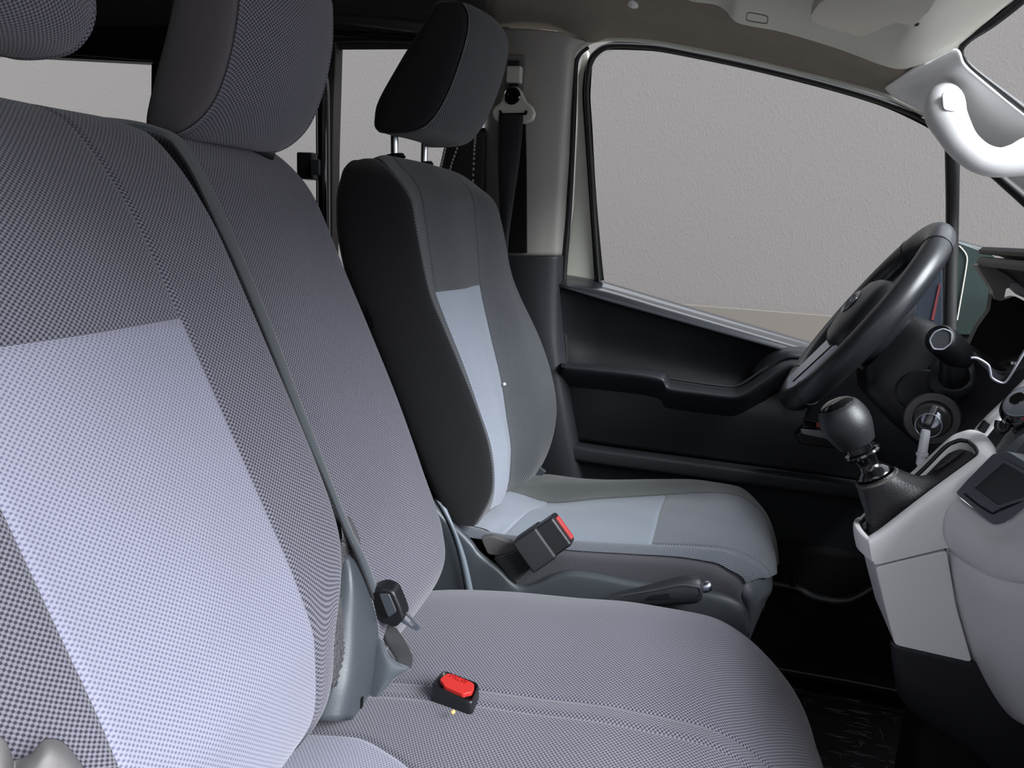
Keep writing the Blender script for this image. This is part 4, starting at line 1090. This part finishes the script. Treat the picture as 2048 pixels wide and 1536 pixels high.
sweep('cluster_body', [(1985, 585), (1992, 592), (2006, 600), (2030, 592), (2120, 640), (2100, 800), (2010, 770), (1985, 742), (1936, 696), (1955, 655), (1980, 620)], 1.445, 1.465, plain('cluster_black', (16, 16, 19), .5), .003, .1)
sweep('window_light_patch', [(2022, 566), (2036, 566), (2060, 578), (2060, 594), (2030, 585), (2022, 576)], 1.435, 1.44, WHITE_P, .001, .2)  # patch of window light, put in as a small white piece
tube('tray_trim', [at(u, v, 1.0) for u, v in ((1942, 716), (1952, 716), (1975, 729), (1980, 742), (1984, 756), (2004, 766), (2016, 758), (2034, 728), (2062, 680))], .0016, SILVER_P, da, n=50, seg=8)
sheet('tray_floor', [[(1950, 718, 1.003), (1978, 735, 1.003), (2010, 752, 1.003), (2040, 710, 1.003)], [(1985, 752, 1.004), (2000, 764, 1.004), (2014, 760, 1.004), (2060, 690, 1.004)]], PL_DARK, da)
for k, u in enumerate((2024, 2031)):
    boxf('cluster_mark', at(u, 726 + k, 1.442), (.004, .002, .005), AX, WHITE_P, da, .0005)
# small pale trim and switch
sheet('trim_strip', [[(1940, 868, .962), (1966, 878, .95)], [(1972, 832, .962), (1992, 846, .95)], [(2004, 802, .962), (2024, 812, .95)], [(2050, 756, .962), (2070, 762, .95)]], PL_WHITE, da, thick=.004, res=.004)
prism('rocker_switch', rounded(pp([(1958, 862), (1972, 842), (1982, 848), (1970, 868)], .951), .2, 3), (0, .01, 0), PL_BLACK, da, .001)

# the body of the dashboard behind the faces
wbox('dash_core', (.64, .62, .62), (1.04, 1.56, 1.14), PL_BLACK, da, .02)
wbox('dash_core', (.47, .04, .60), (1.04, .64, 1.10), PL_BLACK, da, .02)
wbox('passenger_panel', (.31, .03, .60), (.48, .54, 1.05), PW_, da, .03)
prism('dash_top', [V((.44, .02, 1.09)), V((1.04, .02, 1.13)), V((1.04, 1.56, 1.17)), V((.66, 1.56, 1.17)), V((.62, 1.0, 1.13)), V((.46, .78, 1.10))], (0, 0, .02), DK, da, .008)

# turn stalk
ts = thing('indicator_stalk', 'black indicator stalk with chunky square-ended knob right of the wheel', 'indicator stalk', at(1905, 755, 1.17))
lathe('rosette', [(0, 0), (.033, 0), (.031, .004), (.027, .008), (.0, .010)], at(1906, 752, 1.17), (-.35, -.75, .5), PL_DARK, ts, sx=1.05)
tube('stem', [at(1909, 762, 1.17), at(1908, 745, 1.155), at(1906, 722, 1.145), at(1905, 700, 1.14)], [.022, .0185, .0165, .016], PL_BLACK, ts, n=16, seg=18)
tube('knob', [at(1930, 726, 1.16), at(1918, 714, 1.145), at(1902, 697, 1.13), at(1884, 681, 1.115), at(1876, 675, 1.108)], [.009, .0185, .0205, .0205, .017], PL_BLACK, ts, n=26, seg=20)
cap = rounded(pp([(1858, 680), (1868, 664), (1886, 657), (1903, 664), (1902, 686), (1886, 699), (1866, 698)], 1.092), .3, 4)
prism('end_cap', cap, (.006, .012, -.004), PL_DARK, ts, .001)
tube('cap_ring', [p + V((0, -.0005, 0)) for p in cap], .0011, plain('pale_rim', (130, 134, 142), .35), ts, seg=6, closed=True)

# ignition lock, key and fob
IG = at(1864, 838, 1.125)
iax = (EYE.tolist() - np.array(IG)); iax = V(iax); iax = V((iax.x * 1.2, iax.y, iax.z * .6)).normalized()
il = thing('ignition_lock', 'round ignition lock with worn metal rings in the dash', 'ignition lock', IG)
BRZ = plain('dull_lock_ring', (74, 72, 72), .4, .4)
lathe('bezel', [(.0, -.004), (.034, -.004), (.036, .001), (.034, .004), (.026, .004), (.0225, .0), (0, 0)], IG, iax, plain('lock_bezel', (52, 51, 52), .5), il, seg=36)
lathe('cylinder', [(0, 0), (.021, 0), (.021, .004), (.018, .006), (.015, .004), (.0, .004)], IG, iax, BRZ, il, seg=32)
lathe('barrel', [(0, 0), (.0125, 0), (.0125, .008), (.011, .009), (0, .009)], IG, iax, STEEL, il, seg=26)
ky = thing('ignition_key', 'steel key in the ignition with a split ring', 'key', IG + iax * .02)
kb0, kb1 = at(1870, 812, 1.098), at(1853, 852, 1.088)
d = (kb1 - kb0).normalized(); e, f, _ = frame(d, iax)
boxf('key_bow', (kb0 + kb1) / 2, (.011, .016, (kb1 - kb0).length), (e, f, d), plain('dark_key_metal', (96, 96, 98), .3, .7), ky, .003)
RC = at(1857, 851, 1.083); e, f, _ = frame(iax)
tube('split_ring', [RC + (e * math.cos(t) + f * math.sin(t)) * .0158 for t in np.linspace(0, 2 * math.pi, 37)[:-1]], .0008, STEEL, ky, seg=8, closed=True)
fb = thing('key_fob', 'white plastic tube fob hanging from the key ring', 'key fob', at(1840, 945, 1.075))
f0, f1 = at(1852, 860, 1.078), at(1838, 948, 1.075)
Lf = (f1 - f0).length; k_ = 1.08 / 1500
lathe('tube', [(0, 0), (7 * k_, 0), (8 * k_, Lf * .05), (8.5 * k_, Lf * .50), (7 * k_, Lf * .51), (10.5 * k_, Lf * .515), (10.5 * k_, Lf * .58), (8 * k_, Lf * .585), (8 * k_, Lf * .78), (6 * k_, Lf * .80), (5 * k_, Lf * .86), (7 * k_, Lf * .88), (7 * k_, Lf * .93), (4 * k_, Lf * .95), (3 * k_, Lf), (0, Lf)], f0, f1 - f0, WHITE_P, fb, seg=20)

# fuse-box cubby under the wheel
cb = thing('switch_panel', 'small black switch panel with red lamp under the wheel', 'switch panel', at(1640, 870, 1.50))
prism('panel', pp([(1590, 872), (1610, 855), (1720, 872), (1720, 905), (1600, 890)], 1.52), (0, .04, 0), PL_BLACK, cb, .004)
prism('light_bar', rounded(pp([(1601, 858), (1660, 864), (1692, 880), (1692, 886), (1604, 868)], 1.515), .1, 2), (0, .006, 0), plain('grey_bar', (120, 122, 126), .4), cb, .001)
prism('red_lamp', pp([(1633, 846), (1640, 847), (1640, 856), (1633, 855)], 1.512), (0, .006, 0), RED_DK, cb, .001)
prism('switch_bank', pp([(1606, 838), (1632, 842), (1632, 858), (1606, 856)], 1.516), (0, .01, 0), PL_GLOSS, cb, .001)

# pale lower dash
PW = PL_WHITE
sheet('knee_bolster', [[(1904, 984, .862), (1973, 1036, .800), (2012, 1042, .768), (2072, 1000, .72), (2220, 930, .62)],
                       [(1890, 1012, .857), (1970, 1062, .79), (2014, 1066, .755), (2076, 1040, .70), (2225, 1000, .58)],
                       [(1882, 1045, .855), (1964, 1084, .782), (2014, 1094, .735), (2070, 1096, .685), (2220, 1110, .56)],
                       [(1886, 1078, .855), (1962, 1116, .782), (2012, 1132, .735), (2066, 1140, .685), (2215, 1170, .56)],
                       [(1900, 1102, .862), (1970, 1148, .79), (2014, 1160, .745), (2066, 1168, .695), (2215, 1200, .575)],
                       [(1915, 1112, .885), (1985, 1158, .815), (2026, 1166, .77), (2072, 1172, .72), (2215, 1205, .60)]], PW, da, thick=.004, res=.01)
sheet('knee_panel', [[(1892, 1096, .872), (1960, 1140, .80), (2050, 1160, .725), (2215, 1190, .60)],
                     [(1896, 1130, .866), (1970, 1180, .785), (2055, 1192, .71), (2215, 1220, .585)],
                     [(1908, 1200, .866), (1980, 1235, .79), (2055, 1250, .72), (2210, 1290, .60)],
                     [(1932, 1295, .872), (1990, 1320, .80), (2060, 1340, .74), (2200, 1380, .63)],
                     [(1962, 1360, .88), (2005, 1390, .82), (2062, 1410, .77), (2190, 1450, .67)],
                     [(1996, 1412, .89), (2030, 1438, .84), (2070, 1456, .79), (2180, 1500, .70)],
                     [(2010, 1420, .93), (2045, 1444, .88), (2085, 1460, .83), (2180, 1505, .74)]], PW, da, thick=.004, res=.01)
# slate centre panel with pocket and dials
SL = plain('slate_panel', (84, 88, 95), .5, bump=(500, .2))
sheet('centre_panel', [[(1985, 905, .925), (2010, 870, .925), (2040, 830, .92), (2120, 740, .90)], [(1968, 940, .90), (2020, 900, .87), (2070, 870, .84), (2160, 800, .80)], [(1905, 990, .872), (1990, 965, .83), (2060, 950, .79), (2180, 900, .72)]], SL, da, thick=.004)
_A, _B, _C = at(1912, 985, .845), at(2010, 1044, .768), at(2004, 905, .800)
PN = (_B - _A).cross(_C - _A).normalized()
if PN.dot(Vector(EYE) - _A) < 0: PN = -PN
pl_ = lambda pts, d=0.: [atp(u, v, _A, PN, d) for u, v in pts]
fo = rounded(pl_([(1910, 986), (1935, 958), (1984, 908), (2015, 902), (2110, 960), (2110, 1000), (2010, 1044), (1982, 1048)]), .12, 4)
pk = prism('pocket_frame', fo, PN * -.016, SL, da, .003, 3)
ri = [(1946, 976), (2008, 922), (2090, 968), (2090, 984), (1998, 1014)]
prism('pocket_recess', rounded(pl_(ri, .0008), .06, 3), PN * -.002, plain('pocket_black', (12, 12, 15), .35), pk)
tube('pocket_rim', rounded(pl_(ri, .001), .06, 3), .0016, SL, pk, seg=8, closed=True)
tube('pocket_line', pl_([(1929, 988), (1962, 1014), (1982, 1026), (2000, 1020), (2100, 975)], .0006), .0009, PL_FOOT, pk, n=24, seg=6)
wh = thing('thumb_wheel', 'ribbed grey thumb wheel with printed marks beside the pocket', 'dial', at(2045, 905, .86))
lathe('wheel', [(0, -.03), (.026, -.03), (.028, -.026), (.028, .026), (.026, .03), (0, .03)], at(2072, 940, .86), (.55, -.4, -.35), SL, wh, seg=30)
for k in range(3):
    boxf('mark', at(2034 + k * 6, 918 - k * 3, .832), (.0035, .002, .003), AX, WHITE_P, wh, .0003)
hk = thing('heater_knob', 'black heater dial with silver face and red mark', 'dial', at(2035, 830, .90))
ha = V((-.68, -.36, .64)).normalized(); hc_ = at(2050, 806, .90)
lathe('dial', [(0, -.034), (.022, -.034), (.025, -.026), (.023, -.023), (.0265, -.020), (.0285, -.010), (.027, -.002), (.022, .003), (.0, .003)], hc_, ha, PL_GLOSS, hk, seg=36)
lathe('dial_face', [(0, .0032), (.021, .0032), (.018, .0055), (.0, .0060)], hc_, ha, plain('satin_silver', (170, 174, 184), .3, .6), hk, seg=36)
lathe('dial_well', [(0, .0058), (.0085, .0058), (.0075, .0066), (0, .0064)], hc_ - frame(ha)[0] * .006, ha, PL_GLOSS, hk, seg=24)
_e, _f, _n = frame(ha)
tube('red_mark', [hc_ + ha * .0018 + (_e * math.cos(t) + _f * math.sin(t)) * .0235 for t in np.linspace(-1.0, .7, 24)], .0013, RED_DK, hk, seg=8)
for k, u in enumerate((2004, 2038)):
    tube('clip_loop', [at(u - 8, 842 + k * 2, .90), at(u - 10, 854 + k * 2, .897), at(u - 2, 864 + k * 2, .895), at(u + 10, 858 + k * 2, .897), at(u + 12, 846, .90)], .003, PL_BLACK, hk, n=16, seg=8)

# ------------------------------------------------------------------ gear console
gc = thing('gear_console', 'pale grey gear lever console rising in front of the seats', 'gear console', at(1800, 1300, .92))
YN, YF = .852, .952
body_u = [(1704, 1062), (1712, 1046), (1735, 1082), (1752, 1070), (1960, 920), (1990, 905), (1997, 922), (1975, 945), (1905, 985), (1884, 1040), (1886, 1072), (1894, 1096), (1745, 1128), (1720, 1122), (1712, 1105)]
up_ = prism('upper_housing', rounded(pp([(1741, 1112), (1760, 1100), (1960, 956), (1996, 936), (1990, 1000), (1930, 1098), (1894, 1096), (1750, 1131)], YN), .12, 4), (0, YF - YN, 0), PW, gc, .014, 4)
ogr = [(1738, 1086, YN), (1758, 1076, YN), (1850, 1010, YN), (1962, 932, YN), (1986, 916, YN + .004), (1992, 896, YN + .03), (1972, 870, YF - .015), (1945, 860, YF), (1916, 867, YF), (1832, 938, YF), (1735, 1022, YF - .012), (1717, 1037, YF - .016), (1706, 1056, YN + .03)]
igr = [(1737, 1074, YN + .012), (1752, 1064, YN + .012), (1850, 988, YN + .012), (1950, 914, YN + .012), (1956, 906, YN + .014), (1952, 895, YN + .03), (1938, 882, YF - .024), (1925, 879, YF - .020), (1902, 885, YF - .018), (1836, 947, YF - .018), (1737, 1030, YF - .018), (1722, 1042, YF - .022), (1722, 1054, YN + .03)]
def ring_sheet(name, O, I, mat, parent, lift, thick=.0):
    O = [at(*p) for p in O]; I = [at(*p) for p in I]
    up = V((-.3, 0, 1)).normalized()
    rows = [[p - up * .022 for p in O], [p - up * .004 for p in O], [p + (q - p) * .12 + up * lift * .6 for p, q in zip(O, I)], [p + (q - p) * .5 + up * lift for p, q in zip(O, I)], [p + (q - p) * .9 + up * lift * .5 for p, q in zip(O, I)], [q for q in I], [q - up * .02 for q in I]]
    rows = [r + [r[0]] for r in rows]
    return sheet(name, rows, mat, parent, res=.005)
ring_sheet('gear_surround', ogr, igr, PW, gc, .003)
Ip = [at(*p) for p in igr]
prism('boot_base', [p + V((.004, 0, -.012)) for p in Ip], (.002, 0, -.004), LEATHER_SOFT, gc)
tube('boot_frame', [p + V((0, 0, -.001)) for p in refine(Ip + Ip[:1], 80)[:-1]], .0024, PL_BLACK, gc, seg=8, closed=True)
lo_ = prism('lower_housing', rounded(pp([(1751, 1135), (1894, 1101), (1912, 1210), (1945, 1326), (1790, 1291), (1770, 1215)], YN + .001), .08, 4), (0, .11, 0), PW, gc, .016, 4)
sheet('housing_base', [[(1780, 1282, .862), (1800, 1292, .858), (1870, 1306, .858), (1945, 1322, .858), (2010, 1400, .858), (2060, 1440, .86)],
                       [(1786, 1340, .865), (1810, 1362, .86), (1900, 1400, .86), (1960, 1440, .86), (2020, 1470, .86), (2060, 1490, .86)],
                       [(1800, 1395, .88), (1826, 1420, .872), (1930, 1480, .872), (1975, 1520, .872), (2030, 1545, .872), (2070, 1560, .872)],
                       [(1850, 1440, .90), (1880, 1462, .89), (1990, 1540, .89), (2010, 1570, .89), (2040, 1600, .89), (2080, 1620, .89)]], plain('blue_black_base', (28, 29, 36), .55), gc, thick=.004)
wbox('base_block', (.30, .92, .362), (.62, 1.0, .80), PL_FOOT, gc, .01)

# gear lever with boot
gl_ = thing('gear_lever', 'black gear lever with leather ball knob and crumpled boot', 'gear lever', at(1800, 1000, .90))
YG = .905
ax_t, ax_b = at(1668, 805, YG), at(1741, 935, YG)
gax = (ax_b - ax_t).normalized()
k_ = .93 / 1500
pr = [(0, 0), (14, .5), (26, 4), (35, 11), (39, 18), (43, 30), (45, 42), (44, 56), (40, 70), (36, 82), (33, 90), (26, 93), (0, 93)]
base = at(1667, 802, YG)
lathe('knob', [(a * k_, b * k_) for a, b in pr], base, gax, LEATHER, gl_, seg=36)
lathe('knob_cap', [(0, -.0008), (14 * k_, -.0003), (26 * k_, 3.2 * k_), (33 * k_, 8.5 * k_), (33 * k_, 9.6 * k_), (20 * k_, 4 * k_)], base, gax, PL_GLOSS, gl_, seg=36, label='gloss shift pattern cap')
st = lathe('collar', [(0, 88), (24, 88), (24, 104), (31, 106), (33, 110), (31, 114), (22, 117), (18, 128), (17, 136), (22, 144), (29, 150), (31, 155), (29, 160), (0, 162)], (0, 0, 0), (0, 0, 1), PL_GLOSS, gl_, seg=32)
bpy.data.objects.remove(st)
lathe('collar', [(a * k_, b * k_) for a, b in [(0, 88), (24, 88), (24, 104), (31, 106), (33, 110), (31, 114), (22, 117), (18, 128), (17, 136), (22, 144), (29, 150), (31, 155), (29, 160), (0, 162)]], base, gax, PL_GLOSS, gl_, seg=32)
# boot: from a ring under the collar down to the opening
e, f, _ = frame(gax)
top_c = base + gax * 158 * k_
M = 48
Lc = refine(Ip + [Ip[0]], M + 1)[:-1]
cb_ = sum(Lc, V()) / M
# match ring start angles
def ang(p, c): return math.atan2((p - c).y, (p - c).x)
Lc = sorted(Lc, key=lambda p: ang(p, cb_))
rings = []
for s in np.linspace(0, 1, 22):
    ring = []
    for k, p in enumerate(Lc):
        a = ang(p, cb_)
        d0 = V((math.cos(a), math.sin(a), 0)); d0 = d0 - gax * d0.dot(gax); d0.normalize()
        rt = 36 * k_ * (1 + .25 * min(1, s * 3))
        q0 = top_c + d0 * rt + gax * s * .075
        tgt = p + (cb_ - p) * .03 + V((.002, 0, -.010))
        w_ = s ** 1.45
        q = q0 * (1 - w_) + tgt * w_
        fold = .0016 * math.sin(a * 5 + s * 5) * math.sin(math.pi * min(1, s * 1.1)) + .002 * math.sin(s * 14 + a * 2) * s * (1 - s)
        ring.append(q + d0 * fold)
    rings.append(ring)
bo = loft('boot', rings, LEATHER_SOFT, gl_, cap=False)
tube('boot_hem', [top_c + gax * .004 + (e * math.cos(t) + f * math.sin(t)) * 37 * k_ for t in np.linspace(0, 2 * math.pi, 33)[:-1]], .0016, plain('worn_hem', (92, 90, 84), .8, bump=(900, 1., .002)), gl_, seg=8, closed=True)

cr = thing('crumb', 'tiny tan crumb on the bench cushion in front of the red buckle', 'crumb', atz(906, 1425, .818))
lathe('crumb_body', [(0, -.0015), (.002, -.001), (.0024, .0005), (.001, .0022), (0, .0025)], atz(906, 1424, .8185), (.2, .1, 1), plain('tan_crumb', (196, 158, 104), .8), cr, seg=9, sx=1.5)
